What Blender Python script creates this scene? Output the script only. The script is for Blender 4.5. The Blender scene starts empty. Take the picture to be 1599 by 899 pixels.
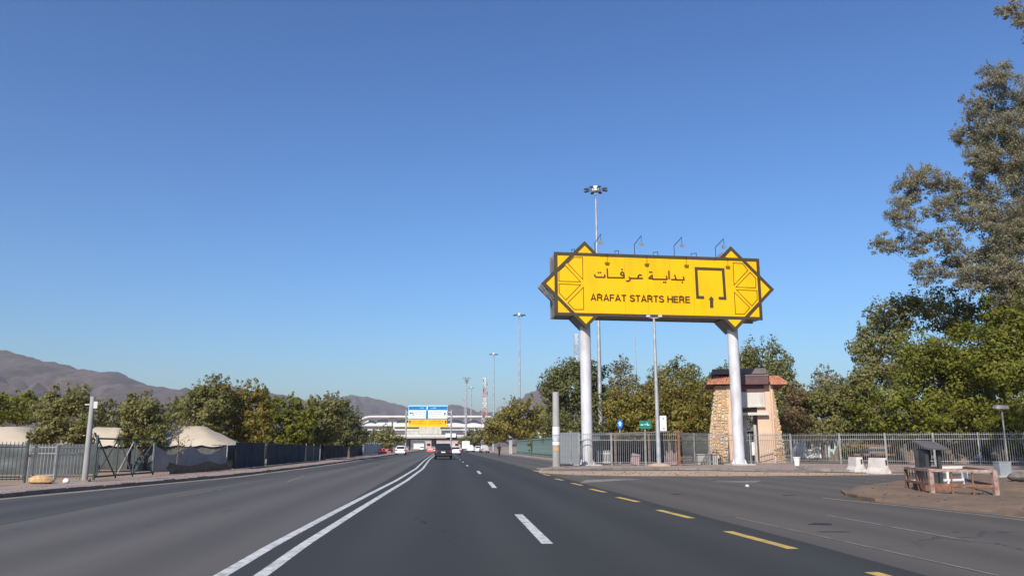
import bpy, math, random
import numpy as np
from mathutils import Vector, Matrix, noise as mnoise

# ------------------------------------------------------------------ camera, sky, sun, exposure
SC = bpy.context.scene
COL = SC.collection
F, CX, CY, CAMH = 1250.0, 799.5, 449.5, 1.4
PITCH = math.atan(247.5 / F)
cam = bpy.data.cameras.new('camera')
cam.sensor_width = 36.0
cam.lens = 36.0 * F / 1599.0
cam.clip_start, cam.clip_end = 0.1, 20000.0
cam_o = bpy.data.objects.new('camera', cam)
COL.objects.link(cam_o)
cam_o.location = (0, 0, CAMH)
cam_o.rotation_euler = (math.pi / 2 + PITCH, 0, 0)
SC.camera = cam_o

SUN_EL, SUN_AZ = math.radians(38), math.radians(203)      # azimuth clockwise from +Y: behind and to the left
W = bpy.data.worlds.new('World')
SC.world = W
W.use_nodes = True
wn = W.node_tree
sky = wn.nodes.new('ShaderNodeTexSky')
sky.sky_type = 'NISHITA'
sky.sun_disc = False
sky.sun_elevation = SUN_EL
sky.sun_rotation = SUN_AZ
sky.altitude = 0
sky.air_density, sky.dust_density, sky.ozone_density = 1.3, 0.8, 9.0
bg = wn.nodes['Background']
bg.inputs[1].default_value = 0.0605
gam = wn.nodes.new('ShaderNodeGamma')
gam.inputs['Gamma'].default_value = 1.3
wn.links.new(sky.outputs[0], gam.inputs['Color'])
wn.links.new(gam.outputs[0], bg.inputs[0])
sd = bpy.data.lights.new('sun', 'SUN')
sd.energy, sd.angle, sd.color = 5.0, math.radians(0.5), (1.0, 0.93, 0.83)
so = bpy.data.objects.new('sun', sd)
COL.objects.link(so)
sdir = Vector((math.sin(SUN_AZ) * math.cos(SUN_EL), math.cos(SUN_AZ) * math.cos(SUN_EL), math.sin(SUN_EL)))
so.rotation_euler = sdir.to_track_quat('Z', 'Y').to_euler()
SC.view_settings.view_transform = 'Standard'
SC.view_settings.look = 'None'
SC.view_settings.exposure = 0.55
SC.view_settings.gamma = 1.0

# ------------------------------------------------------------------ survey helpers: photo column/row -> place
def ray(px, py):
    u, v = (px - CX) / F, (CY - py) / F
    c, s = math.cos(PITCH), math.sin(PITCH)
    return Vector((u, c - v * s, s + v * c))
def G(px, py, z=0.0):
    d = ray(px, py)
    k = (z - CAMH) / d.z
    return Vector((d.x * k, d.y * k, z))
def AT(px, py, Y):
    d = ray(px, py)
    k = Y / d.y
    return Vector((d.x * k, Y, CAMH + d.z * k))
def XZ(px, py, Y):
    p = AT(px, py, Y)
    return p.x, p.z
ROAD_A = math.atan(0.083)
RS, RT = Vector((-math.sin(ROAD_A), math.cos(ROAD_A), 0)), Vector((math.cos(ROAD_A), math.sin(ROAD_A), 0))
def R(s, t, z=0.0):
    p = RS * s + RT * t
    return Vector((p.x, p.y, z))
def ST(p):
    return p.dot(RS), p.dot(RT)

# ------------------------------------------------------------------ mesh builder
class MB:
    def __init__(self):
        self.v, self.f, self.m = [], [], []
    def add(self, vs, fs, mi=0):
        b = len(self.v)
        self.v += [tuple(p) for p in vs]
        self.f += [tuple(i + b for i in f) for f in fs]
        self.m += [mi] * len(fs)
        return self
    def box(self, c, s, rz=0.0, mi=0, M=None, top=1.0):
        x, y, z = s[0] / 2, s[1] / 2, s[2] / 2
        pts = [(-x, -y, -z), (x, -y, -z), (x, y, -z), (-x, y, -z),
               (-x * top, -y * top, z), (x * top, -y * top, z), (x * top, y * top, z), (-x * top, y * top, z)]
        Q = M if M else Matrix.Rotation(rz, 3, 'Z')
        c = Vector(c)
        return self.add([Q @ Vector(p) + c for p in pts],
                        [(0, 3, 2, 1), (4, 5, 6, 7), (0, 1, 5, 4), (1, 2, 6, 5), (2, 3, 7, 6), (3, 0, 4, 7)], mi)
    def beam(self, a, b, w, h=None, mi=0):
        a, b = Vector(a), Vector(b)
        d = b - a
        if d.length < 1e-6:
            return self
        q = d.to_track_quat('Y', 'Z').to_matrix()
        return self.box((a + b) / 2, (w, d.length, h or w), M=q, mi=mi)
    def tube(self, pts, rad, n=8, cap=True, mi=0):
        pts = [Vector(p) for p in pts]
        if not hasattr(rad, '__len__'):
            rad = [rad] * len(pts)
        vs, fs = [], []
        up = None
        for i, p in enumerate(pts):
            t = (pts[min(i + 1, len(pts) - 1)] - pts[max(i - 1, 0)])
            t = t.normalized() if t.length > 1e-9 else Vector((0, 0, 1))
            if up is None:
                up = Vector((1, 0, 0)) if abs(t.x) < 0.8 else Vector((0, 1, 0))
            a = (up - t * up.dot(t))
            a = a.normalized() if a.length > 1e-6 else t.orthogonal().normalized()
            up = a
            b = t.cross(a)
            for k in range(n):
                th = 2 * math.pi * k / n
                vs.append(p + (a * math.cos(th) + b * math.sin(th)) * rad[i])
        for i in range(len(pts) - 1):
            for k in range(n):
                fs.append((i * n + k, i * n + (k + 1) % n, (i + 1) * n + (k + 1) % n, (i + 1) * n + k))
        if cap:
            fs.append(tuple(reversed(range(n))))
            e = (len(pts) - 1) * n
            fs.append(tuple(range(e, e + n)))
        return self.add(vs, fs, mi)
    def lathe(self, prof, n=20, c=(0, 0, 0), mi=0):
        vs, fs = [], []
        for r, z in prof:
            for k in range(n):
                th = 2 * math.pi * k / n
                vs.append((c[0] + r * math.cos(th), c[1] + r * math.sin(th), c[2] + z))
        for i in range(len(prof) - 1):
            for k in range(n):
                fs.append((i * n + k, i * n + (k + 1) % n, (i + 1) * n + (k + 1) % n, (i + 1) * n + k))
        fs.append(tuple(reversed(range(n))))
        e = (len(prof) - 1) * n
        fs.append(tuple(range(e, e + n)))
        return self.add(vs, fs, mi)
    def prism(self, poly, f0, f1, mi=0):
        n = len(poly)
        vs = [f0(p) for p in poly] + [f1(p) for p in poly]
        fs = [tuple(range(n)), tuple(reversed(range(n, 2 * n)))]
        fs += [(i + n, (i + 1) % n + n, (i + 1) % n, i) for i in range(n)]
        return self.add(vs, fs, mi)
    def strip(self, L, Rr, mi=0):
        n = len(L)
        return self.add(list(L) + list(Rr), [(i, n + i, n + i + 1, i + 1) for i in range(n - 1)], mi)
    def mesh(self, name, mats, off=None, smooth=False):
        me = bpy.data.meshes.new(name)
        v = self.v
        if off is not None:
            v = [(p[0] - off[0], p[1] - off[1], p[2] - off[2]) for p in v]
        me.from_pydata(v, [], self.f)
        for m in (mats if isinstance(mats, (list, tuple)) else [mats]):
            me.materials.append(m)
        if any(self.m):
            me.polygons.foreach_set('material_index', self.m)
        if smooth:
            me.polygons.foreach_set('use_smooth', [True] * len(me.polygons))
            try:
                me.set_sharp_from_angle(angle=math.radians(40))
            except Exception:
                pass
        me.update()
        return me

def props(o, label=None, cat=None, group=None, kind=None):
    if label: o['label'] = label
    if cat: o['category'] = cat
    if group: o['group'] = group
    if kind: o['kind'] = kind
    return o
def thing(name, label, cat, loc=(0, 0, 0), rz=0.0, group=None):
    o = bpy.data.objects.new(name, None)
    o.empty_display_size = 0.3
    COL.objects.link(o)
    o.location, o.rotation_euler = loc, (0, 0, rz)
    return props(o, label, cat, group)
def part(name, mb, mat, parent, world=True, smooth=False, label=None, kind=None):
    off = None
    if world:
        p = parent
        while p.parent: p = p.parent
        off = p.location
    o = bpy.data.objects.new(name, mb.mesh(name, mat, off, smooth))
    COL.objects.link(o)
    o.parent = parent
    return props(o, label, kind=kind)
def single(name, label, cat, mb, mat, loc, group=None, smooth=False):
    o = bpy.data.objects.new(name, mb.mesh(name, mat, loc, smooth))
    COL.objects.link(o)
    o.location = loc
    return props(o, label, cat, group)
def struct(name, mb, mat, smooth=False, kind='structure'):
    o = bpy.data.objects.new(name, mb.mesh(name, mat, None, smooth))
    COL.objects.link(o)
    return props(o, kind=kind)
def piece(name, me, parent, loc, rot=(0, 0, 0), scale=None):
    o = bpy.data.objects.new(name, me)
    COL.objects.link(o)
    o.parent = parent
    o.location, o.rotation_euler = loc, rot
    if scale: o.scale = scale
    return o
def copy_tree(o, parent=None):
    c = o.copy()
    COL.objects.link(c)
    if parent: c.parent = parent
    for ch in list(o.children):
        copy_tree(ch, c)
    return c

# ------------------------------------------------------------------ materials
MATS = {}
def mat(name, col, rough=0.6, metal=0.0, var=0.12, scale=3.0, bump=0.0, bscale=40.0, col2=None, stretch=None,
        detail=6.0, spec=None, dirt=None):
    if name in MATS: return MATS[name]
    m = bpy.data.materials.new(name)
    m.use_nodes = True
    nt = m.node_tree
    b = nt.nodes['Principled BSDF']
    b.inputs['Roughness'].default_value = rough
    b.inputs['Metallic'].default_value = metal
    if spec is not None: b.inputs['Specular IOR Level'].default_value = spec
    tc = nt.nodes.new('ShaderNodeTexCoord')
    mp = nt.nodes.new('ShaderNodeMapping')
    nt.links.new(tc.outputs['Object'], mp.inputs[0])
    if stretch: mp.inputs['Scale'].default_value = stretch
    nz = nt.nodes.new('ShaderNodeTexNoise')
    nz.inputs['Scale'].default_value = scale
    nz.inputs['Detail'].default_value = detail
    nz.inputs['Roughness'].default_value = 0.6
    nt.links.new(mp.outputs[0], nz.inputs['Vector'])
    rp = nt.nodes.new('ShaderNodeValToRGB')
    c2 = col2 or tuple(max(0.0, c * (1 - var * 2.2)) for c in col)
    c1 = col if col2 else tuple(min(1.0, c * (1 + var)) for c in col)
    rp.color_ramp.elements[0].position, rp.color_ramp.elements[1].position = 0.3, 0.7
    rp.color_ramp.elements[0].color = (*c2, 1)
    rp.color_ramp.elements[1].color = (*c1, 1)
    nt.links.new(nz.outputs[0], rp.inputs[0])
    out = rp.outputs[0]
    if dirt:
        n2 = nt.nodes.new('ShaderNodeTexNoise')
        n2.inputs['Scale'].default_value = dirt[1]
        n2.inputs['Detail'].default_value = 8
        mp2 = nt.nodes.new('ShaderNodeMapping')
        mp2.inputs['Scale'].default_value = dirt[3] if len(dirt) > 3 else (1, 1, 0.25)
        nt.links.new(tc.outputs['Object'], mp2.inputs[0])
        nt.links.new(mp2.outputs[0], n2.inputs['Vector'])
        r2 = nt.nodes.new('ShaderNodeValToRGB')
        r2.color_ramp.elements[0].position, r2.color_ramp.elements[1].position = 0.48, 0.72
        r2.color_ramp.elements[1].color = (dirt[2],) * 3 + (1,)
        nt.links.new(n2.outputs[0], r2.inputs[0])
        mx = nt.nodes.new('ShaderNodeMix')
        mx.data_type = 'RGBA'
        nt.links.new(r2.outputs[0], mx.inputs['Factor'])
        nt.links.new(out, mx.inputs['A'])
        mx.inputs['B'].default_value = (*dirt[0], 1)
        out = mx.outputs['Result']
    nt.links.new(out, b.inputs['Base Color'])
    if bump:
        nb = nt.nodes.new('ShaderNodeTexNoise')
        nb.inputs['Scale'].default_value = bscale
        nb.inputs['Detail'].default_value = 4
        nt.links.new(tc.outputs['Object'], nb.inputs['Vector'])
        bp = nt.nodes.new('ShaderNodeBump')
        bp.inputs['Strength'].default_value = bump
        bp.inputs['Distance'].default_value = 0.05
        nt.links.new(nb.outputs[0], bp.inputs['Height'])
        nt.links.new(bp.outputs[0], b.inputs['Normal'])
    MATS[name] = m
    return m

def asphalt(name, c_lo, c_hi, streak=0.25, crack=0.5):
    m = bpy.data.materials.new(name)
    m.use_nodes = True
    nt = m.node_tree
    L, N = nt.links.new, nt.nodes.new
    b = nt.nodes['Principled BSDF']
    b.inputs['Roughness'].default_value = 0.82
    b.inputs['Specular IOR Level'].default_value = 0.3
    tc = N('ShaderNodeTexCoord')
    rot = N('ShaderNodeMapping')
    rot.inputs['Rotation'].default_value = (0, 0, -ROAD_A)
    L(tc.outputs['Object'], rot.inputs[0])
    def nz(scale, stretch, detail=6):
        mp = N('ShaderNodeMapping')
        mp.inputs['Scale'].default_value = stretch
        L(rot.outputs[0], mp.inputs[0])
        n = N('ShaderNodeTexNoise')
        n.inputs['Scale'].default_value = scale
        n.inputs['Detail'].default_value = detail
        L(mp.outputs[0], n.inputs['Vector'])
        return n.outputs[0]
    big = nz(0.16, (1, 0.35, 1))
    stk = nz(1.6, (1, 0.02, 1), 4)
    fine = nz(60, (1, 1, 1), 3)
    def math_(op, a, bb):
        n = N('ShaderNodeMath'); n.operation = op
        for i, q in enumerate((a, bb)):
            if isinstance(q, (int, float)): n.inputs[i].default_value = q
            else: L(q, n.inputs[i])
        return n.outputs[0]
    v = math_('ADD', math_('MULTIPLY', big, 0.6), math_('MULTIPLY', stk, streak))
    v = math_('ADD', v, math_('MULTIPLY', fine, 0.42))
    v = math_('SUBTRACT', v, 0.085)
    rp = N('ShaderNodeValToRGB')
    rp.color_ramp.elements[0].position, rp.color_ramp.elements[1].position = 0.3, 0.8
    rp.color_ramp.elements[0].color, rp.color_ramp.elements[1].color = (*c_lo, 1), (*c_hi, 1)
    L(v, rp.inputs[0])
    out = rp.outputs[0]
    # sparse oil spots
    sp = nz(0.9, (1, 0.5, 1), 8)
    r2 = N('ShaderNodeValToRGB')
    r2.color_ramp.elements[0].position, r2.color_ramp.elements[1].position = 0.66, 0.8
    L(sp, r2.inputs[0])
    mx = N('ShaderNodeMix'); mx.data_type = 'RGBA'
    L(math_('MULTIPLY', r2.outputs[0], 0.5), mx.inputs['Factor'])
    L(out, mx.inputs['A'])
    mx.inputs['B'].default_value = (*[c * 0.5 for c in c_lo], 1)
    # wandering cracks where the surface is old, and wheel tracks polished along the lanes
    dn = N('ShaderNodeTexNoise'); dn.inputs['Scale'].default_value = 0.8; dn.inputs['Detail'].default_value = 5
    L(rot.outputs[0], dn.inputs['Vector'])
    vm = N('ShaderNodeMix'); vm.data_type = 'RGBA'; vm.inputs['Factor'].default_value = 0.5
    sc_ = N('ShaderNodeVectorMath'); sc_.operation = 'SCALE'; sc_.inputs['Scale'].default_value = 2.2
    L(dn.outputs['Color'], sc_.inputs[0])
    ad = N('ShaderNodeVectorMath'); ad.operation = 'ADD'
    L(rot.outputs[0], ad.inputs[0]); L(sc_.outputs[0], ad.inputs[1])
    vo = N('ShaderNodeTexVoronoi'); vo.feature = 'DISTANCE_TO_EDGE'; vo.inputs['Scale'].default_value = 0.22
    L(ad.outputs[0], vo.inputs['Vector'])
    cr_m = math_('LESS_THAN', vo.outputs['Distance'], 0.0055)
    msk = N('ShaderNodeValToRGB'); msk.color_ramp.elements[0].position, msk.color_ramp.elements[1].position = 0.48, 0.6
    L(nz(0.11, (1, 0.6, 1), 3), msk.inputs[0])
    m2 = N('ShaderNodeMix'); m2.data_type = 'RGBA'
    L(math_('MULTIPLY', math_('MULTIPLY', cr_m, msk.outputs[0]), crack), m2.inputs['Factor'])
    L(mx.outputs['Result'], m2.inputs['A']); m2.inputs['B'].default_value = (*[c * 0.4 for c in c_lo], 1)
    nt.nodes.remove(vm)
    sx = N('ShaderNodeSeparateXYZ'); L(rot.outputs[0], sx.inputs[0])
    wt = math_('SINE', math_('MULTIPLY', math_('ADD', sx.outputs[0], 0.45), 3.49), 0)
    wt = math_('MULTIPLY', math_('ADD', math_('MULTIPLY', wt, 0.5), 0.5), math_('MULTIPLY', stk, 0.75))
    m3 = N('ShaderNodeMix'); m3.data_type = 'RGBA'
    L(wt, m3.inputs['Factor']); L(m2.outputs['Result'], m3.inputs['A']); m3.inputs['B'].default_value = (*[c * 0.62 for c in c_lo], 1)
    L(m3.outputs['Result'], b.inputs['Base Color'])
    bp = N('ShaderNodeBump')
    bp.inputs['Strength'].default_value = 0.25
    bp.inputs['Distance'].default_value = 0.01
    L(fine, bp.inputs['Height'])
    L(bp.outputs[0], b.inputs['Normal'])
    return m

def leafmat(name, a, bcol, c, trans=0.55):
    m = bpy.data.materials.new(name)
    m.use_nodes = True
    nt = m.node_tree
    L, N = nt.links.new, nt.nodes.new
    nt.nodes.remove(nt.nodes['Principled BSDF'])
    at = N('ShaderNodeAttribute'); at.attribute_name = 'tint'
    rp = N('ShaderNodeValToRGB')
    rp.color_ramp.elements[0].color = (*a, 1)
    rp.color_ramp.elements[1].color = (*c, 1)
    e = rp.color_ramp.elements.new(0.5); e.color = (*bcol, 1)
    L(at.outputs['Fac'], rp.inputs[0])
    d = N('ShaderNodeBsdfPrincipled')
    d.inputs['Roughness'].default_value = 0.55
    d.inputs['Specular IOR Level'].default_value = 0.25
    t = N('ShaderNodeBsdfTranslucent')
    mx = N('ShaderNodeMixShader'); mx.inputs[0].default_value = trans
    L(rp.outputs[0], d.inputs['Base Color']); L(rp.outputs[0], t.inputs['Color'])
    L(d.outputs[0], mx.inputs[1]); L(t.outputs[0], mx.inputs[2])
    L(mx.outputs[0], nt.nodes['Material Output'].inputs['Surface'])
    return m

M_EARTH = mat('dusty_earth', (0.27, 0.19, 0.125), 0.95, scale=0.35, col2=(0.17, 0.115, 0.075), bump=0.5, bscale=6)
M_SAND = mat('sand', (0.3910, 0.2805, 0.2040), 0.95, scale=0.5, col2=(0.2380, 0.1615, 0.1148), bump=0.6, bscale=7)
M_ISLAND = mat('brown_soil', (0.1603, 0.1081, 0.0697), 0.95, scale=0.7, col2=(0.0836, 0.0523, 0.0335), bump=0.7, bscale=5)
M_PAVE = mat('pink_paving', (0.270, 0.205, 0.175), 0.9, scale=0.8, col2=(0.18, 0.132, 0.113), bump=0.2, bscale=20)
M_KERB = mat('kerb_concrete', (0.2080, 0.1880, 0.1680), 0.9, scale=1.5, col2=(0.1200, 0.1000, 0.0840), bump=0.3, bscale=14)
M_DARKASPH = asphalt('dark_asphalt', (0.0239, 0.0247, 0.0247), (0.0386, 0.0394, 0.0386), 0.32, crack=0.25)
M_LIGHTASPH = asphalt('worn_asphalt', (0.0587, 0.0548, 0.0510), (0.0943, 0.0881, 0.0819), 0.35, crack=0.8)
M_LEFTLANE = asphalt('kerb_lane_asphalt', (0.0370, 0.0370, 0.0378), (0.0638, 0.0622, 0.0613), 0.4, crack=0.7)
M_SIDEASPH = asphalt('side_road_asphalt', (0.0622, 0.0554, 0.0479), (0.0991, 0.0882, 0.0756), 0.25, crack=0.9)
M_WHITEPT = mat('white_road_paint', (0.4872, 0.4872, 0.4698), 0.6, var=0.14, scale=3, dirt=((0.0870, 0.0870, 0.0835), 7.0, 0.75, (1, 0.6, 1)))
M_OLDPT = mat('worn_road_paint', (0.1860, 0.1736, 0.1488), 0.7, var=0.1, scale=5, dirt=((0.0620, 0.0589, 0.0546), 2.0, 0.9, (1, 1, 1)))
M_CREAMPT = mat('cream_edge_paint', (0.50, 0.40, 0.22), 0.7, var=0.1, scale=4, dirt=((0.16, 0.13, 0.10), 3.0, 0.6, (1, 1, 1)))
M_YELPT = mat('yellow_road_paint', (0.4680, 0.3120, 0.0702), 0.6, var=0.1, scale=5, dirt=((0.1014, 0.0819, 0.0546), 3.0, 0.5, (1, 1, 1)))
M_TAR = mat('tar_stain', (0.011, 0.0115, 0.012), 0.7)
M_YELLOW = mat('sign_yellow', (0.6943, 0.3885, 0.0016), 0.55, var=0.03, scale=0.5, spec=0.2, dirt=((0.5951, 0.3223, 0.0033), 1.1, 0.8, (1, 1, 0.22)))
M_BROWN = mat('sign_dark_brown', (0.055, 0.040, 0.020), 0.5, var=0.1, spec=0.3)
M_PRINT = mat('sign_lettering', (0.07, 0.03, 0.006), 0.5, var=0.05, spec=0.2)
M_BACK = mat('sign_back_sheet', (0.17, 0.175, 0.18), 0.5, var=0.15)
M_LOUVRE = mat('louvre_metal', (0.42, 0.36, 0.32), 0.5, 0.2, var=0.2)
M_PILLAR = mat('pillar_paint', (0.4743, 0.4743, 0.4907), 0.5, var=0.06, scale=1.0, dirt=((0.2944, 0.2699, 0.2535), 1.6, 0.8, (1, 1, 0.35)))
M_GALV = mat('galvanised_steel', (0.38, 0.39, 0.40), 0.45, 0.4, var=0.15, scale=2)
M_FENCE = mat('fence_paint', (0.24, 0.24, 0.24), 0.5, 0.2, var=0.2, scale=2)
M_FENCEGREEN = mat('green_grey_sheet', (0.11, 0.165, 0.155), 0.55, 0.1, var=0.2, scale=0.8, dirt=((0.2, 0.18, 0.15), 0.8, 0.5))
M_DARKSTEEL = mat('dark_steel', (0.045, 0.055, 0.055), 0.5, 0.2, var=0.2)
M_GREENSTEEL = mat('green_steel', (0.0360, 0.0570, 0.0540), 0.5, 0.2, var=0.2)
M_BLUESCREEN = mat('dark_blue_screen', (0.004, 0.014, 0.032), 0.8, var=0.35, scale=1.2, dirt=((0.014, 0.024, 0.026), 0.6, 0.6))
M_TENT = mat('tent_canvas', (0.3842, 0.3246, 0.2451), 0.9, var=0.08, scale=0.5, bump=0.3, bscale=2)
M_TARP = mat('tarp', (0.062, 0.070, 0.070), 0.6, var=0.2, scale=0.8, bump=0.6, bscale=2.5, dirt=((0.07, 0.067, 0.065), 0.5, 0.7))
M_STONE = mat('tower_stone', (0.56, 0.40, 0.25), 0.9, scale=2.2, col2=(0.33, 0.22, 0.13), bump=0.5, bscale=12)
M_MORTAR = mat('stone_mortar', (0.40, 0.29, 0.19), 0.95, var=0.15)
M_STUCCO = mat('pink_stucco', (0.5220, 0.3654, 0.2610), 0.9, var=0.06, scale=1, bump=0.15, bscale=30, dirt=((0.3654, 0.2436, 0.1653), 0.8, 0.5))
M_TILE = mat('clay_tile', (0.40, 0.165, 0.095), 0.8, var=0.2, scale=4)
M_DARKROOF = mat('roof_cladding', (0.115, 0.10, 0.095), 0.7, var=0.12, scale=1)
M_MAROON = mat('maroon_fascia', (0.085, 0.035, 0.035), 0.6, var=0.15)
M_PANEL = mat('pale_panel', (0.4524, 0.4263, 0.3828), 0.7, var=0.05, scale=1, dirt=((0.2436, 0.2088, 0.1740), 1.2, 0.7, (2, 2, 0.3)))
M_STATION = mat('station_white', (0.47, 0.44, 0.425), 0.8, var=0.06, scale=0.4)
M_WHITE = mat('white_paint', (0.6438, 0.6351, 0.6090), 0.6, var=0.06, scale=1.2)
M_OFFWHITE = mat('white_wall', (0.5742, 0.5568, 0.5307), 0.8, var=0.06, scale=0.3)
M_CONC = mat('concrete', (0.3915, 0.3654, 0.3393), 0.9, var=0.1, scale=1.5, bump=0.3, bscale=14, dirt=((0.2175, 0.1827, 0.1566), 1.3, 0.8, (1, 1, 0.5)))
M_BARRIER = mat('barrier_concrete', (0.5100, 0.4675, 0.4335), 0.9, var=0.06, scale=2.5, bump=0.3, bscale=16, dirt=((0.2550, 0.2040, 0.1700), 1.8, 0.8, (1, 1, 0.7)))
M_RUST = mat('rusty_paint', (0.37, 0.28, 0.24), 0.8, scale=7, col2=(0.17, 0.075, 0.045))
M_RUSTDARK = mat('rust', (0.24, 0.115, 0.07), 0.9, scale=6, col2=(0.09, 0.045, 0.03))
M_KIOSK = mat('kiosk_metal', (0.04, 0.043, 0.048), 0.55, 0.1, var=0.2)
M_KIOSKTOP = mat('kiosk_roof', (0.0960, 0.0900, 0.0870), 0.6, var=0.15)
M_BLUE = mat('sign_blue', (0.01, 0.09, 0.42), 0.4, var=0.05)
M_GANTRYBLUE = mat('gantry_blue', (0.005, 0.13, 0.36), 0.4, var=0.05)
M_LIGHTBLUE = mat('gantry_pale_blue', (0.30, 0.62, 0.85), 0.4, var=0.03)
M_SIGNWHITE = mat('sign_white', (0.6264, 0.6612, 0.6960), 0.5, var=0.03)
M_SIGNGREEN = mat('sign_green', (0.004, 0.15, 0.10), 0.4, var=0.05)
M_BLACKPAINT = mat('black_car_paint', (0.012, 0.013, 0.017), 0.22, 0.0, var=0.1)
M_WHITECAR = mat('white_car_paint', (0.72, 0.72, 0.72), 0.3, var=0.03)
M_SILVER = mat('silver_car_paint', (0.50, 0.51, 0.53), 0.3, 0.3, var=0.04)
M_GLASS = mat('dark_glass', (0.015, 0.02, 0.025), 0.08, var=0.1)
M_TYRE = mat('tyre_rubber', (0.018, 0.018, 0.018), 0.9, var=0.2)
M_RIM = mat('wheel_rim', (0.35, 0.35, 0.36), 0.35, 0.7, var=0.1)
M_REDLAMP = mat('tail_lamp', (0.35, 0.01, 0.01), 0.25, var=0.1)
M_LAMPGLASS = mat('lamp_glass', (0.6, 0.62, 0.64), 0.2, var=0.05)
M_RED = mat('red_plastic', (0.55, 0.06, 0.05), 0.6, var=0.1)
M_PINKCLOTH = mat('faded_pink_cloth', (0.33, 0.22, 0.22), 0.9, var=0.15, scale=3, bump=0.4, bscale=5)
M_SACK = mat('burlap', (0.42, 0.27, 0.14), 0.95, var=0.2, scale=8, bump=0.5, bscale=25)
M_SKIN = mat('skin', (0.25, 0.13, 0.08), 0.6, var=0.05)
M_CLOTH = mat('dark_clothing', (0.025, 0.015, 0.015), 0.9, var=0.2)
M_HAIR = mat('black_hair', (0.01, 0.008, 0.007), 0.7)
M_BARK = mat('bark', (0.16, 0.12, 0.09), 0.95, scale=4, col2=(0.07, 0.052, 0.04), stretch=(1, 1, 0.25), bump=0.6, bscale=14)
M_PALEBARK = mat('pale_bark', (0.22, 0.195, 0.17), 0.9, scale=3, col2=(0.15, 0.125, 0.1), stretch=(1, 1, 0.3), bump=0.4, bscale=14)
M_HILL = mat('hill_rock', (0.1049, 0.0781, 0.0692), 0.95, scale=0.035, col2=(0.0379, 0.0276, 0.0268), bump=0.0, detail=14, stretch=(1, .5, 1.6), dirt=((0.0580, 0.0446, 0.0446), 0.006, 0.8, (1, 1, 1)))
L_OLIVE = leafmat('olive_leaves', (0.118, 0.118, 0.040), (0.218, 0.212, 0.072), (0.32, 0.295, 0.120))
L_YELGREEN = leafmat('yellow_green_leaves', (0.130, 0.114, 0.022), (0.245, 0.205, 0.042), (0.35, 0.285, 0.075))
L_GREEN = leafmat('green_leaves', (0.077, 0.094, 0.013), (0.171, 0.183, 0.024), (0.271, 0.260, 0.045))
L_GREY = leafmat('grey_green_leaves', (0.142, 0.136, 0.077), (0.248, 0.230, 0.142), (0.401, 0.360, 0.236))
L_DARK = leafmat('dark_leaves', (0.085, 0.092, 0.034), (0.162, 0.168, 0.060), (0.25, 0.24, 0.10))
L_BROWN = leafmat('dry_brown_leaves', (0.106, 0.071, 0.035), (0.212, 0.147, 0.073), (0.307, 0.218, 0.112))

# ------------------------------------------------------------------ ground, roads, markings
def poly_sheet(pts, z, extra=None):
    mb = MB()
    mb.add([(p[0], p[1], z) for p in pts], [tuple(range(len(pts)))])
    return mb
gr = MB()
gx = [-7000, -2500, -900, -300, -120, -40, 0, 40, 120, 300, 900, 2500, 7000]
gy = [-7000, -2000, -400, -60, 0, 40, 100, 200, 400, 1000, 2500, 7000]
gr.add([(x, y, -0.02) for y in gy for x in gx],
       [(j * 13 + i, j * 13 + i + 1, (j + 1) * 13 + i + 1, (j + 1) * 13 + i) for j in range(11) for i in range(12)])
struct('ground', gr, M_EARTH)

T_DL = -2.1                                              # double line offset
left_edge = [(-30, -15.5), (0, -14.5), (15, -13.2), (25, -12.1), (32, -11.0), (40, -9.9), (60, -9.2), (110, -8.8), (200, -8.8), (420, -8.8)]
road = MB()
road.strip([R(s, t) for s, t in left_edge], [R(s, 10.6) for s, t in left_edge])
road_o = struct('road', road, M_LIGHTASPH)
for v in road_o.data.vertices: v.co.z = 0.0
side = MB()
side.strip([R(s, 4.9, -0.004) for s in (-30, 0, 25, 50)], [R(s, 75, -0.004) for s in (-30, 0, 25, 50)])
struct('side_road', side, M_SIDEASPH)
# dark new surface of the right-hand lanes; kerb lane on the left is a darker strip
def wob(s, k): return 0.10 * mnoise.noise(Vector((s * 0.13, k, 0.3))) + 0.05 * mnoise.noise(Vector((s * 0.7, k, 1.7)))
ss = [(-30 + i * 2.0) for i in range(226)]
dk = MB()
dk.strip([R(s, T_DL - 0.32 + wob(s, 1) * 0.4, 0.004) for s in ss], [R(s, 5.35 + wob(s, 5), 0.004) for s in ss])
o = part('new_surface', dk, M_DARKASPH, road_o, world=False)
lk = MB()
def left_t(s):
    return float(np.interp(s, [a for a, _ in left_edge], [b for _, b in left_edge]))
lk.strip([R(s, left_t(s) + 0.02, 0.004) for s in ss],
         [R(s, left_t(s) + float(np.interp(s, [0, 12, 25, 40, 80, 420], [6.2, 5.6, 3.6, 2.2, 2.6, 2.6])) + wob(s, 9) * 2, 0.004) for s in ss])
part('kerb_lane_surface', lk, M_LEFTLANE, road_o, world=False)
# side-road apron: lighter surface right of the yellow dashes (up to the corner)
sa = MB()
sa.strip([R(s, 5.35 + wob(s, 5) + 0.0, 0.002) for s in ss if -30 <= s <= 62], [R(s, 75, 0.002) for s in ss if -30 <= s <= 62])
part('junction_surface', sa, M_SIDEASPH, road_o, world=False)

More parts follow.
